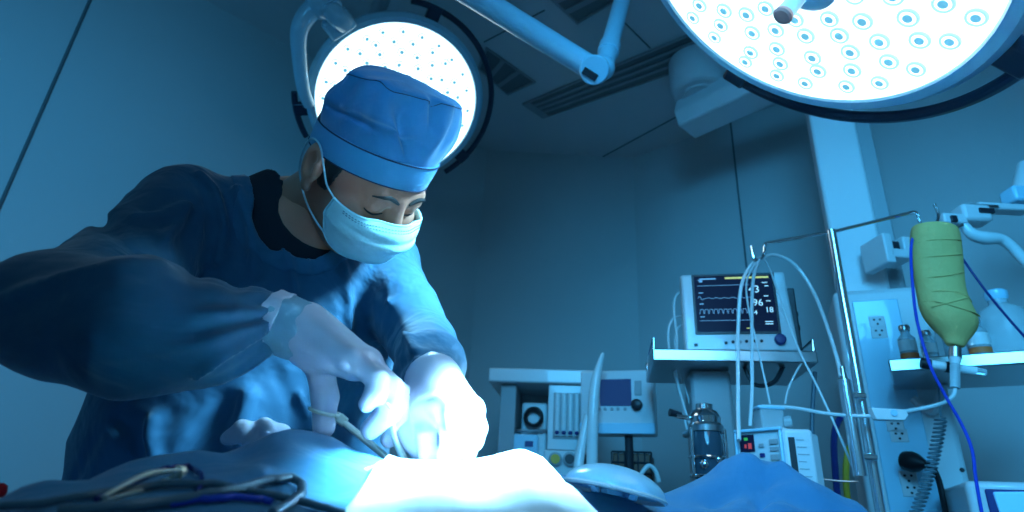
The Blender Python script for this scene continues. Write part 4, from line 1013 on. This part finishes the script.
sculpt('shoe_pair', shoes, (PV[0] - .35, PV[1] - .35, -.02), (PV[0] + .35, PV[1] + .3, .16), .006, M_under, sg)
sculpt('collar', collar, NB - .22, NB + .22, .0035, M_collar, sg, slack=1.6)
# gloves with a rolled translucent cuff over the sleeve
sculpt('glove', glove_r, np.array([Rw[0] - .05, .52, RTH[3][2] - .05]), np.array([Rw[0] + .19, .70, Rw[2] + .06]), .0019, M_glove, sg)
sculpt('glove', glove_l, np.array([LW[0] - .06, .54, lIdx[2] - .09]), np.array([LW[0] + .09, .72, LW[2] + .05]), .0019, M_glove, sg)
def cuff(pts, rs):
    n = 40; vs = []; fs = []; ax = unit(pts[-1] - pts[0]); M = frame(pts[0], (0, 0, 1), ax); A = np.array(M.to_3x3())
    for j, (p, r) in enumerate(zip(pts, rs)):
        for i in range(n):
            a = 2 * math.pi * i / n; rr = r * (1 + .035 * math.sin(5 * a + 1.3 * j) + .03 * math.sin(9 * a - j * .7))
            vs.append(p + A @ np.array([rr * math.cos(a), rr * math.sin(a), .0015 * math.sin(4 * a)]))
    fs = [(j * n + i, j * n + (i + 1) % n, (j + 1) * n + (i + 1) % n, (j + 1) * n + i) for j in range(len(pts) - 1) for i in range(n)]
    return MB().add(vs, fs)
def wcuff(name, m, pts, rs):
    o = obj(name, cuff(pts, rs), m, sg, angle=180); s = o.modifiers.new('thick', 'SOLIDIFY'); s.thickness = .0012; s.offset = 0
    s2 = o.modifiers.new('s', 'SUBSURF'); s2.levels = 1; s2.render_levels = 1; return o
d0 = PY(268, 317, .60); d1 = PY(318, 339, .609); q = lambda u: d0 * (1 - u) + d1 * u
wcuff('glove_cuff', M_glovecuff, [q(u) for u in (0, .1, .3, .5, .7, .85, 1.0)], (.0285, .0298, .0310, .0308, .0300, .0285, .0258))
wcuff('glove_cuff_edge', M_glove, [q(u) for u in (-.04, .0, .1, .2, .28)], (.0290, .0300, .0308, .0315, .0317))
d0 = PY(433, 378, .685); d1 = PY(436, 398, .635)
wcuff('glove_cuff', M_glove, [q(u) for u in (0, .15, .4, .7, 1.0)], (.0305, .0315, .0315, .030, .0262))

# ---- hair, brows, lashes
def hair(P):
    q = hloc(P); d = head(P) - .0045
    side = np.abs(q[:, 0]) - .045
    reg = np.maximum(np.maximum(q[:, 1] - .035 - .3 * (q[:, 2] - .02), -(q[:, 2] + .028 + .35 * np.minimum(q[:, 1], 0.0) - .25 * np.maximum(q[:, 1], 0))), q[:, 2] - .075)
    reg = np.maximum(reg, -side)
    back = np.maximum(q[:, 1] + .045, -(q[:, 2] + .045)); reg = np.minimum(reg, np.maximum(back, q[:, 2] - .06))
    sk = smin(ell(q, (0, -.004, .04), (.074, .089, .088)), ell(q, (0, .028, -.03), (.062, .064, .092)), .03) - .005
    return smax(np.maximum(sk, reg), -(sk + .006), .001)
sculpt('hair', hair, HO - .15, HO + .15, .0028, M_hair, sg)
headf = head
def onface(x, z, out=.0):      # point of the face surface in front of local (x, z)
    y = .16
    for _ in range(60):
        p = np.array([HL(x, y, z)], np.float32); d = float(head(p)[0])
        if d < .0004: break
        y -= max(d * .7, .0004)
    return HL(x, y + out, z)
for s in (1, -1):
    br_ = [onface(s * x, z, .0008) for x, z in ((.010, .0165), (.018, .0205), (.028, .024), (.038, .0235), (.048, .018))]
    obj('eyebrow', MB().tube(br_, [.0018, .0032, .0032, .0024, .0009], 8), M_hair, sg)
    la_ = [onface(s * x, z, .0006) for x, z in ((.018, -.0085), (.026, -.0105), (.034, -.0108), (.042, -.0085), (.047, -.0055))]
    obj('eyelashes', MB().tube(la_, [.0008, .0013, .0015, .0014, .0008], 6), M_hair, sg)
# ---- surgical cap: band and puffed crown
def cap_r(a, z):
    f = max(0, min(1, (z - .0) / .14))
    return f
def ringpt(a, rx, ry, z0, tilt, cy=.001):
    x = rx * math.sin(a); y = cy + ry * math.cos(a); return x, y, z0 + tilt * y
n = 96
def captop(u, a):     # u: 0 at the band seam .. 1 at the crown centre
    rx0, ry0 = .080, .0945
    bulge = math.sin(min(1, u / .62) * math.pi) * .009
    if u < .62:
        t = u / .62; rx = rx0 + bulge + .001 * t; ry = ry0 + bulge - .016 * t; z = .056 + .084 * t; tl = .22 + .13 * t
        k = 1
    else:
        t = (u - .62) / .38; c = math.cos(t * math.pi / 2); sn = math.sin(t * math.pi / 2); k = c
        rx = (rx0 + .001) * c; ry = (ry0 - .016) * c; z = .140 + .018 * sn; tl = .35 * c
    w = math.sin(math.pi * min(1, u)) 
    pleat = (.0035 * math.sin(7 * a + 1.2) + .0025 * math.sin(13 * a + 4 * u) + .002 * math.sin(4 * a - 6 * u)) * (w + .15)
    x, y, zz = ringpt(a, rx + pleat, ry + pleat, z, tl)
    nz = noise.noise(Vector((x * 26, y * 26, zz * 20))) * .006 * w
    return np.array([x * (1 + nz * 6), y * (1 + nz * 6), zz + nz])
FC_ = [(.35, .9, .55, -.010, .10), (.9, .25, .75, .007, .12), (.62, .55, .2, -.006, .10)]
vs = []; fs = []; m = 44
for j in range(m + 1):
    for i in range(n):
        a = 2 * math.pi * i / n; u = j / m * .985
        p = captop(u, a)
        # gathered folds swinging across the front right of the crown
        g1 = a - (.35 + 1.05 * (u - .10)); p = p * (1 - .14 * math.exp(-(g1 / .085) ** 2) * math.exp(-((u - .28) / .22) ** 2))
        g2 = u - (.16 + .10 * math.cos(a - 1.2)); p[:2] *= (1 - .12 * math.exp(-(g2 / .035) ** 2) * (1 if math.cos(a - 1.05) > .55 else 0) * max(0, (math.cos(a - 1.05) - .55) / .45))
        g3 = a - (1.25 - .5 * (u - .5)); p = p * (1 + .035 * math.exp(-(g3 / .12) ** 2) * math.exp(-((u - .6) / .2) ** 2))
        g4 = a - (.05 + .3 * u); p = p * (1 - .10 * math.exp(-(g4 / .06) ** 2) * math.exp(-((u - .55) / .18) ** 2))
        g5 = a - (-.45 + .2 * u); p = p * (1 - .09 * math.exp(-(g5 / .07) ** 2) * math.exp(-((u - .45) / .25) ** 2))
        vs.append(HL(*p))
for j in range(m):
    for i in range(n): k = (i + 1) % n; fs.append((j * n + i, j * n + k, (j + 1) * n + k, (j + 1) * n + i))
fs.append(tuple(m * n + i for i in range(n)))
cv = np.array([list(p) for p in vs]); wj = np.repeat([math.sin(math.pi * min(1, .08 + j / m * .9)) for j in range(m + 1)], n); rip = ripples(cv.astype(np.float32) * np.array([1, 1, 1], np.float32), 34, 6, 2); dirv = cv - HL(0, 0, .08); dirv /= np.linalg.norm(dirv, axis=1)[:, None]; vs = [tuple(p) for p in cv + dirv * (rip * .0032 * wj)[:, None]]; capv = vs; o = obj('cap_crown', MB().add(vs, fs), M_cap, sg, angle=180); o.modifiers.new('s', 'SUBSURF').render_levels = 1
mb = MB().tube([V(capv[28 * n + i % n]) for i in range(n + 1)], .0006, 6, smooth=False); obj('crown_seam', mb, M_stitch, o)
vs = []; fs = []; prof = [(.0, .0), (.0015, .004), (.0022, .020), (.0020, .036), (.0012, .0395), (-.004, .040), (-.006, .0)]
for off, z in prof:
    for i in range(n):
        a = 2 * math.pi * i / n; x, y, zz = ringpt(a, .0795 + off, .0952 + off, .018 + z, .20 + z * .5); vs.append(HL(x, y, zz))
for j in range(len(prof)):
    for i in range(n): k = (i + 1) % n; l = (j + 1) % len(prof); fs.append((j * n + i, j * n + k, l * n + k, l * n + i))
bd = obj('cap_band', MB().add(vs, fs), M_capband, sg, angle=50)
for z, w in ((.0385, .0011), (.0015, .0009)):
    mb = MB(); mb.tube([HL(*ringpt(2 * math.pi * i / n, .0795 + .0018, .0952 + .0018, .018 + z, .20 + z * .5)) for i in range(n + 1)], w, 6, smooth=False)
    obj('band_seam', mb, M_stitch, bd)
# ---- face mask
def maskp(u, v, out=0):
    def lerp(tab, v):
        k = [t[0] for t in tab]; return np.array([np.interp(v, k, [t[1][c] for t in tab]) for c in range(3)])
    c = lerp([(0, (0, .114, -.009)), (.18, (0, .122, -.022)), (.38, (0, .125, -.042)), (.68, (0, .110, -.076)), (.88, (0, .092, -.098)), (1, (0, .076, -.106))], v)
    e = lerp([(0, (.071, .046, -.016)), (.5, (.069, .040, -.046)), (1, (.058, .044, -.078))], v)
    au = abs(u); w = math.sin(au * math.pi / 2) ** 1.0
    cc = math.cos(au * math.pi / 2) ** .82
    x = math.copysign(e[0] * w, u); y = e[1] + (c[1] - e[1]) * cc; z = c[2] + (e[2] - c[2]) * (au ** 1.3)
    if v < .2: y -= .006 * (1 - v / .2) * math.exp(-((au - .30) / .16) ** 2) ; 
    sag = .004 * math.sin(math.pi * v) * (1 - au)
    pl = .0022 * math.sin(v * 3 * 2 * math.pi) * min(1, (1 - au) * 2.5) * (1 if .25 < v < .95 else 0)
    nz = noise.noise(Vector((u * 3, v * 4, 2.3))) * .003
    return HL(x * (1 + out / .09), y + sag + pl + nz + out, z)
nu, nv = 48, 32; vs = [maskp(-1 + 2 * i / nu, j / nv) for j in range(nv + 1) for i in range(nu + 1)]
fs = [(j * (nu + 1) + i, j * (nu + 1) + i + 1, (j + 1) * (nu + 1) + i + 1, (j + 1) * (nu + 1) + i) for j in range(nv) for i in range(nu)]
mk = obj('face_mask', MB().add(vs, fs), M_mask, sg, angle=180); s = mk.modifiers.new('thick', 'SOLIDIFY'); s.thickness = .0016; s.offset = 0
mb = MB()
for v in (.07, .115):
    for k in range(40):
        u = -.86 + 1.72 * k / 40; mb.tube([maskp(u, v, .0012), maskp(u + .024, v, .0012)], .0006, 5, smooth=False)
obj('mask_stitching', mb, mat('mask_stitch', (.05, .22, .26), .8), mk)
mb = MB().tube([maskp(-1, v) for v in np.linspace(0, 1, 9)], .0022, 8).tube([maskp(1, v) for v in np.linspace(0, 1, 9)], .0022, 8).tube([maskp(u, 0) for u in np.linspace(-1, 1, 25)], .0018, 8).tube([maskp(u, 1) for u in np.linspace(-1, 1, 25)], .0016, 8)
obj('mask_edging', mb, M_mask, mk)
for s in (1, -1):
    lp = [HL(s * .071, .046, -.016), HL(s * .076, .028, -.008), HL(s * .080, .012, .010), HL(s * .084, -.008, .030), HL(s * .080, -.034, .024), HL(s * .080, -.040, .0), HL(s * .076, -.034, -.03), HL(s * .070, -.006, -.058), HL(s * .064, .024, -.072), HL(s * .058, .044, -.078)]
    obj('ear_loop', MB().tube(lp, .0014, 8), mat('elastic_%d' % (s + 1), (.30, .48, .55), .7), mk)
# ================================================================ operating table, drapes and what lies on them
M_drape = weave(mat('drape_cloth', (.024, .20, .38), .8, sheen=.2), 900, .12, (14, .35, .012))
M_towel = weave(mat('white_towel', (.70, .76, .80), .8), 700, .15, (22, .4, .010))
M_gauze = mat('gauze', (.85, .82, .95), .8, bump=(90, .4, .004))
CRA = [(-200, 488), (-60, 490), (0, 491), (60, 496), (120, 497), (150, 488), (170, 476), (200, 462), (235, 447), (262, 443), (300, 442), (330, 445), (350, 450), (380, 460), (405, 466), (430, 467), (460, 464), (490, 462), (522, 458), (538, 462), (556, 476), (572, 496), (585, 512), (680, 540), (900, 560)]
CRB = [(380, 500), (470, 486), (520, 474), (560, 472), (600, 482), (640, 492), (665, 489), (690, 476), (715, 463), (736, 451), (746, 451), (775, 464), (800, 478), (825, 490), (845, 512), (870, 540), (1100, 600)]
YA, YB = .60, .98
qa = np.array([PY(x, y, YA) for x, y in CRA]); qb = np.array([PY(x, y, YB) for x, y in CRB])
TOP = .952
def sm(t): t = min(1, max(0, t)); return t * t * (3 - 2 * t)
def drape_z(x, y):
    ya = YA - .10 * sm((-.25 - x) / .3)
    za = np.interp(x, qa[:, 0], qa[:, 2]) - TOP; zb = np.interp(x, qb[:, 0], qb[:, 2]) - TOP
    fa = 1 - sm((ya - y) / .42) if y < ya else 1 - sm((y - ya - .02) / .20)
    fb = 1 - sm((YB - y) / .24) if y < YB else 1 - sm((y - YB) / .22)
    z = TOP + max(0, za) * fa; z2 = TOP + max(0, zb) * fb
    h = max(0, .02 - abs(z - z2)) / .02; z = max(z, z2) + h * h * .005
    n1 = noise.noise(Vector((x * 5 + y * 3, y * 9 - x * 2, 1.7))); n2 = noise.noise(Vector((x * 13, y * 22 + x * 6, 4.1)))
    k = .6 if y > .8 else 1
    # long creases lying across the cloth
    w = 0
    for (ax, ay, bx, by, a, s) in CREASE:
        dx, dy = bx - ax, by - ay; t = min(1, max(0, ((x - ax) * dx + (y - ay) * dy) / (dx * dx + dy * dy)))
        e = math.hypot(x - ax - t * dx, y - ay - t * dy); w += a * math.exp(-(e / s) ** 2)
    return z + (.008 * n1 + .005 * n2) * k - .004 * k + w + .007 * (noise.ridged_multi_fractal(Vector((x * 5 + 2 * y, y * 8, 3.3)), 1.0, 2.0, 2, 1.0, 1.5) - 1.0) * (1 if y > .80 else .5)
CREASE = [(.30, .90, .55, .93, -.016, .016), (.34, .96, .46, .90, .012, .018), (.25, .84, .50, .88, .010, .02), (-.42, .50, -.22, .56, -.010, .022), (-.30, .42, -.16, .58, .008, .02), (-.24, .52, -.12, .45, -.008, .018), (-.50, .40, -.25, .46, .007, .02), (-.20, .60, -.17, .45, .006, .016), (.30, .80, .40, .94, -.012, .014), (.44, .82, .42, .94, .010, .018), (.36, .88, .60, .82, -.014, .013), (.40, .92, .66, .88, .010, .016), (-.60, .46, -.40, .52, .006, .02), (-.38, .62, -.28, .44, -.007, .014), (-.55, .36, -.3, .34, .006, .018)]
XL, XR, YF, YBk = -.95, .78, .16, .745
def hang(name, zf, x0, x1, y0, y1, nx, ny, m, down, parent=None):
    xs = np.linspace(x0, x1, nx + 1); ys = np.linspace(y0, y1, ny + 1); vs = []; fs = []
    for y in ys:
        for x in xs: vs.append((x, y, zf(x, y)))
    fs = [(j * (nx + 1) + i, j * (nx + 1) + i + 1, (j + 1) * (nx + 1) + i + 1, (j + 1) * (nx + 1) + i) for j in range(ny) for i in range(nx)]
    ring = [i for i in range(nx + 1)] + [(j * (nx + 1) + nx) for j in range(1, ny + 1)] + [ny * (nx + 1) + i for i in range(nx - 1, -1, -1)] + [j * (nx + 1) for j in range(ny - 1, 0, -1)]
    prev = ring; cx, cy = (x0 + x1) / 2, (y0 + y1) / 2
    for lv, (out, dz) in enumerate(down):
        cur = []
        for q, i in enumerate(ring):
            p = vs[i]; d = Vector(((p[0] - cx) / (x1 - x0), (p[1] - cy) / (y1 - y0))); d = Vector((round(d.x * 2.02) if abs(d.x) > .494 else 0, round(d.y * 2.02) if abs(d.y) > .494 else 0))
            wv = math.sin(q * .45) * .018 * min(1, lv / 2)
            cur.append(len(vs)); vs.append((p[0] + d.x * (out + wv), p[1] + d.y * (out + wv), p[2] + dz if dz > -.3 else max(.03, TOP + dz)))
        for q in range(len(ring)):
            k = (q + 1) % len(ring); fs.append((prev[q], cur[q], cur[k], prev[k]))
        prev = cur
    return obj(name, MB().add(vs, fs), m, parent, angle=180)
dr = hang('surgical_drape', drape_z, XL, XR, YF, YBk, 220, 84, M_drape, [(.012, -.006), (.02, -.03), (.024, -.10), (.03, -.45), (.032, -.90)])
tag(dr, 'wide blue surgical drape spread in humps over the patient, front to back', 'drape')
d2 = hang('surgical_drape', drape_z, PY(525, 480, .98)[0], .78, .805, 1.16, 90, 58, M_drape, [(.002, -.006), (.003, -.03), (.004, -.10), (.005, -.45), (.006, -.90)])
tag(d2, 'blue drape with a pointed hump before the infusion pump, right of the pale dome', 'drape')
# towel added around the operating field, pale to help it burn out
TWX0, TWX1, TWY0, TWY1 = PY(398, 466, .6)[0], PY(572, 486, .6)[0], .36, .70
def towel_z(x, y):
    e = 1.0
    return drape_z(x, y) + .004 + .0035 * noise.noise(Vector((x * 30, y * 30, 9))) + .004 * noise.noise(Vector((x * 14 + 3, y * 16, 2)))
tw = hang('surgical_towel', towel_z, TWX0, TWX1, TWY0, TWY1, 60, 60, M_towel, [(.003, -.0025), (.004, -.006)])
tag(tw, 'white towel added around the operating field, kept pale to help it burn out', 'towel')
def ondrape(px, py, off=.004, y0=.2):
    d = ray(px, py); t = y0 / d[1]; last = None
    for k in range(500):
        p = CAM + d * t
        if p[1] > .72: break
        if p[2] < drape_z(p[0], p[1]) + off: return np.array([p[0], p[1], drape_z(p[0], p[1]) + off])
        t += .002
    p = PY(px, py, YA - .10 * sm((-.25 - d[0] * .6 / d[1]) / .3)); return np.array([p[0], p[1], drape_z(p[0], p[1]) + off])
def lay(name, pts, r, m, label, cat='cable', lift=None):
    q = []
    for i in range(len(pts) - 1):
        for k in range(4): u = k / 4; q.append((pts[i][0] * (1 - u) + pts[i + 1][0] * u, pts[i][1] * (1 - u) + pts[i + 1][1] * u))
    q.append(pts[-1])
    return tag(obj(name, MB().tube([ondrape(x, y, r * .9) for x, y in q], r * .62, 12, sub=5), m), label, cat)
lay('instrument_cable', [(96, 500), (122, 489), (145, 477), (165, 468), (188, 466), (201, 474), (203, 485), (196, 492)], .0026, M_navycable, 'navy cable looping over the gilt forceps on the dark drape')
lay('instrument_cable', [(-20, 508), (40, 504), (100, 494), (160, 485), (212, 484), (240, 489), (275, 496), (310, 504), (345, 514)], .0038, M_greycable, 'long dark grey cable crossing the drape behind the bent grey one')
lay('instrument_cable', [(60, 512), (130, 506), (190, 499), (240, 488), (272, 480), (292, 478), (302, 484), (302, 494), (288, 505), (272, 514)], .0048, M_greycable, 'thick grey cable bent back on itself in a hook at the drape front')
lay('instrument_cable', [(170, 505), (200, 500), (232, 498), (258, 499), (272, 502)], .0034, M_bluecable, 'short blue cable between the grey cables on the drape')
# gilt forceps lying on the drape
a, b, c = ondrape(104, 499, .004), ondrape(150, 481, .006), ondrape(182, 472, .006)
fc = thing('tissue_forceps', a, 'gilt forceps lying on the dark drape at the left under a navy cable', 'forceps')
sd = np.array([0, -.006, .004])
for s in (1, -1): obj('arm', MB().tube([c, b + sd * s * .9, a + sd * s * .2], [.0035, .0042, .0016], 8, flat=(.45, (0, .3, 1))), M_gold, fc)
obj('spring_end', MB().tube([c - (c - b) * .12, c + (c - b) * .08], [.0046, .003], 8), M_gold, fc)
# crumpled gauze
gc = PY(258, 436, .665); gc[2] = max(gc[2], drape_z(gc[0], gc[1]) + .008)
blobs = [((-22, 1), .011), ((-12, -6), .012), ((2, -8), .012), ((12, -4), .011), ((22, -5), .010), ((-4, 6), .014), ((10, 6), .013), ((23, 2), .009)]
def gz(P):
    d = None
    for k, ((dx, dy), r) in enumerate(blobs):
        c = gc + RT * dx * .00113 - UP * dy * .00113 + np.array([0, (k % 3 - 1) * .006, 0]); e = ell(P, c, (r, r, r * .95)); d = e if d is None else smin(d, e, .006)
    return d + .0012 * np.sin(P[:, 0] * 190 + P[:, 2] * 130) + .0008 * np.sin(P[:, 1] * 280 - P[:, 2] * 200)
tag(sculpt('crumpled_gauze', gz, gc - .06, gc + .06, .002, M_gauze, None, slack=2), 'lavender white crumpled gauze lying on the drape below the raised forearm', 'gauze')
# small red clip at the left edge
a = ondrape(3, 479, .002); rcp = thing('marker_clip', a, 'tiny red topped clip on the drape at the far left edge', 'clip')
obj('base', MB().lathe([(.006, 0), (.006, .004), (.004, .006)], Matrix.Translation(V(a)), 16), M_paper, rcp)
obj('red_top', MB().lathe([(.0045, .005), (.006, .009), (.005, .014), (.002, .016)], Matrix.Translation(V(a)), 16), M_red, rcp)
# white dome dish on the drape
dc = PY(614, 489, .86); dz = drape_z(dc[0], dc[1]); dc[2] = max(dc[2] - .004, dz + .004)
DMx = Matrix.Translation(V(dc)) @ Matrix.Rotation(math.radians(10), 4, 'Y') @ Matrix.Rotation(math.radians(-1), 4, 'X')
ds = thing('dome_cover', dc, 'pale shallow dome cover resting in the drape dip before the breathing hose', 'cover')
RD = .068
obj('shell', MB().lathe([(RD * math.cos(t), .034 * math.sin(t)) for t in np.linspace(0.0, math.pi / 2 * .98, 12)] + [(.002, .0318)] + [(RD * .96 * math.cos(t), .031 * math.sin(t) - .001) for t in np.linspace(math.pi / 2 * .97, 0, 12)], DMx, 48, close=False), M_lampbody, ds, angle=60)
obj('rim', MB().ring(DMx, RD * .985, .0032, 48, 8), M_white, ds)
obj('steel_insert', MB().lathe([(.03, -.006), (.034, .004), (.02, .008)], DMx, 28), M_chrome, ds)
# ---- instruments in the hands
ss = thing('surgical_scissors', PY(392, 462, .60), 'gilt ringed surgical scissors held in the raised gloved hand, points down in the field', 'scissors')
def loop(c, ax, u, a, b, r, n=28): return MB().tube([c + ax * a * math.cos(2 * math.pi * i / n) + u * b * math.sin(2 * math.pi * i / n) for i in range(n + 1)], r, 8, smooth=False)
tc = PY(325.5, 412, .6315); axr = unit(PY(341, 419, .615) - PY(313, 408, .645)); td = unit(RTH[3] - RTH[2]); uu = unit(np.cross(axr, td)); 
obj('finger_ring', loop(tc, axr, uu, .0165, .0155, .0019), M_gold, ss)
j1 = PY(341, 420, .622); t1 = PY(402, 470, .60)
obj('ratchet', MB().box(frame(PY(342, 420, .620), t1 - j1, unit(CAM - j1)), .010, .010, .006), M_gold, ss, .0015)
obj('shank', MB().tube([PY(336, 416, .626), j1, j1 * .5 + t1 * .5, t1], [.0022, .0030, .0034, .0026], 10), M_gold, ss)
rc_ = PY(386, 405, .577); ax2 = unit(PY(397, 416, .57) - PY(381, 398, .585)); fd = unit(RFING[2][0][3] - RFING[2][0][2]); u2 = unit(np.cross(ax2, fd))
obj('finger_ring', loop(PY(388.5, 406, .577), unit(PY(394, 413, .572) - PY(384, 401, .582)), unit(CAM - rc_), .0135, .0150, .0017), M_gold, ss)
obj('shank', MB().tube([PY(393, 418, .59), PY(394, 436, .595), PY(402, 455, .598), PY(412, 474, .60)], [.0020, .0030, .0036, .0028], 10), M_gold, ss)
c = PY(409, 474, .60); obj('pivot_screw', MB().cyl(c - np.array([0, .006, 0]), c + np.array([0, .006, 0]), .0045, n=14), M_gold, ss)
obj('blade', MB().tube([t1, PY(414, 480, .60)], [.0026, .001], 8).tube([PY(412, 474, .60), PY(418, 484, .60)], [.0028, .001], 8), M_steel, ss)
ft = thing('thumb_forceps', PY(428, 474, .58), 'steel forceps pinched upright between thumb and fingers of the lower gloved hand', 'forceps')
for s in (-1, 1): obj('arm', MB().tube([PY(424, 420, .615), PY(421 + 2 * s, 445, .60 - s * .005), PY(421, 476, .592)], [.003, .0042, .0016], 8), M_steel, ft)
obj('joined_end', MB().tube([PY(425, 412, .62), PY(424, 424, .612)], [.003, .004], 8), M_steel, ft)
# ================================================================ light
W_ = bpy.data.worlds.new('world'); SC.world = W_; W_.use_nodes = True
bg = W_.node_tree.nodes['Background']; bg.inputs['Color'].default_value = (.085, .29, .46, 1); bg.inputs['Strength'].default_value = .37
def spot(name, p, tgt, power, deg, blend, size, col):
    l = bpy.data.lights.new(name, 'SPOT'); l.energy = power; l.spot_size = math.radians(deg); l.spot_blend = blend; l.shadow_soft_size = size; l.color = col
    o = bpy.data.objects.new(name, l); COL.objects.link(o); d = V(tgt) - V(p); o.location = V(p); o.rotation_euler = d.to_track_quat('-Z', 'Y').to_euler(); return o
spot('front_lamp_beam', FC + FN * .02, PY(492, 490, .55), 3500, 13.4, .85, .05, (.30, .70, 1.0))
spot('chest_fill', FC + FN * .02, (-.22, .95, 1.28), 360, 42, .8, .15, (.22, .66, 1.0))  # added fill set at the front lamp, turned aside to brighten the chest
spot('rear_lamp_beam', BC + BN * .02, (-.1, .95, 1.35), 70, 40, .8, .2, (.34, .73, 1.0))
spot('equipment_fill', (.10, -.55, 2.3), (1.05, 1.6, 1.5), 400, 66, .9, .6, (.07, .50, 1.0))  # unseen fill added behind the camera to brighten the equipment at the right
spot('wall_fill', (-1.05, -.95, 1.5), (-1.85, 1.5, 1.62), 190, 68, 1.0, .25, (.06, .48, 1.0))  # added off-frame fill that lightens the left wall, no fitting there
vs_ = SC.view_settings
vs_.view_transform = 'Standard'; vs_.look = 'None'; vs_.gamma = 1; vs_.use_curve_mapping = False; vs_.exposure = 0
SC.display_settings.display_device = 'sRGB'
SC.cycles.sample_clamp_indirect = 0; SC.cycles.max_bounces = 7; SC.cycles.use_denoising = True
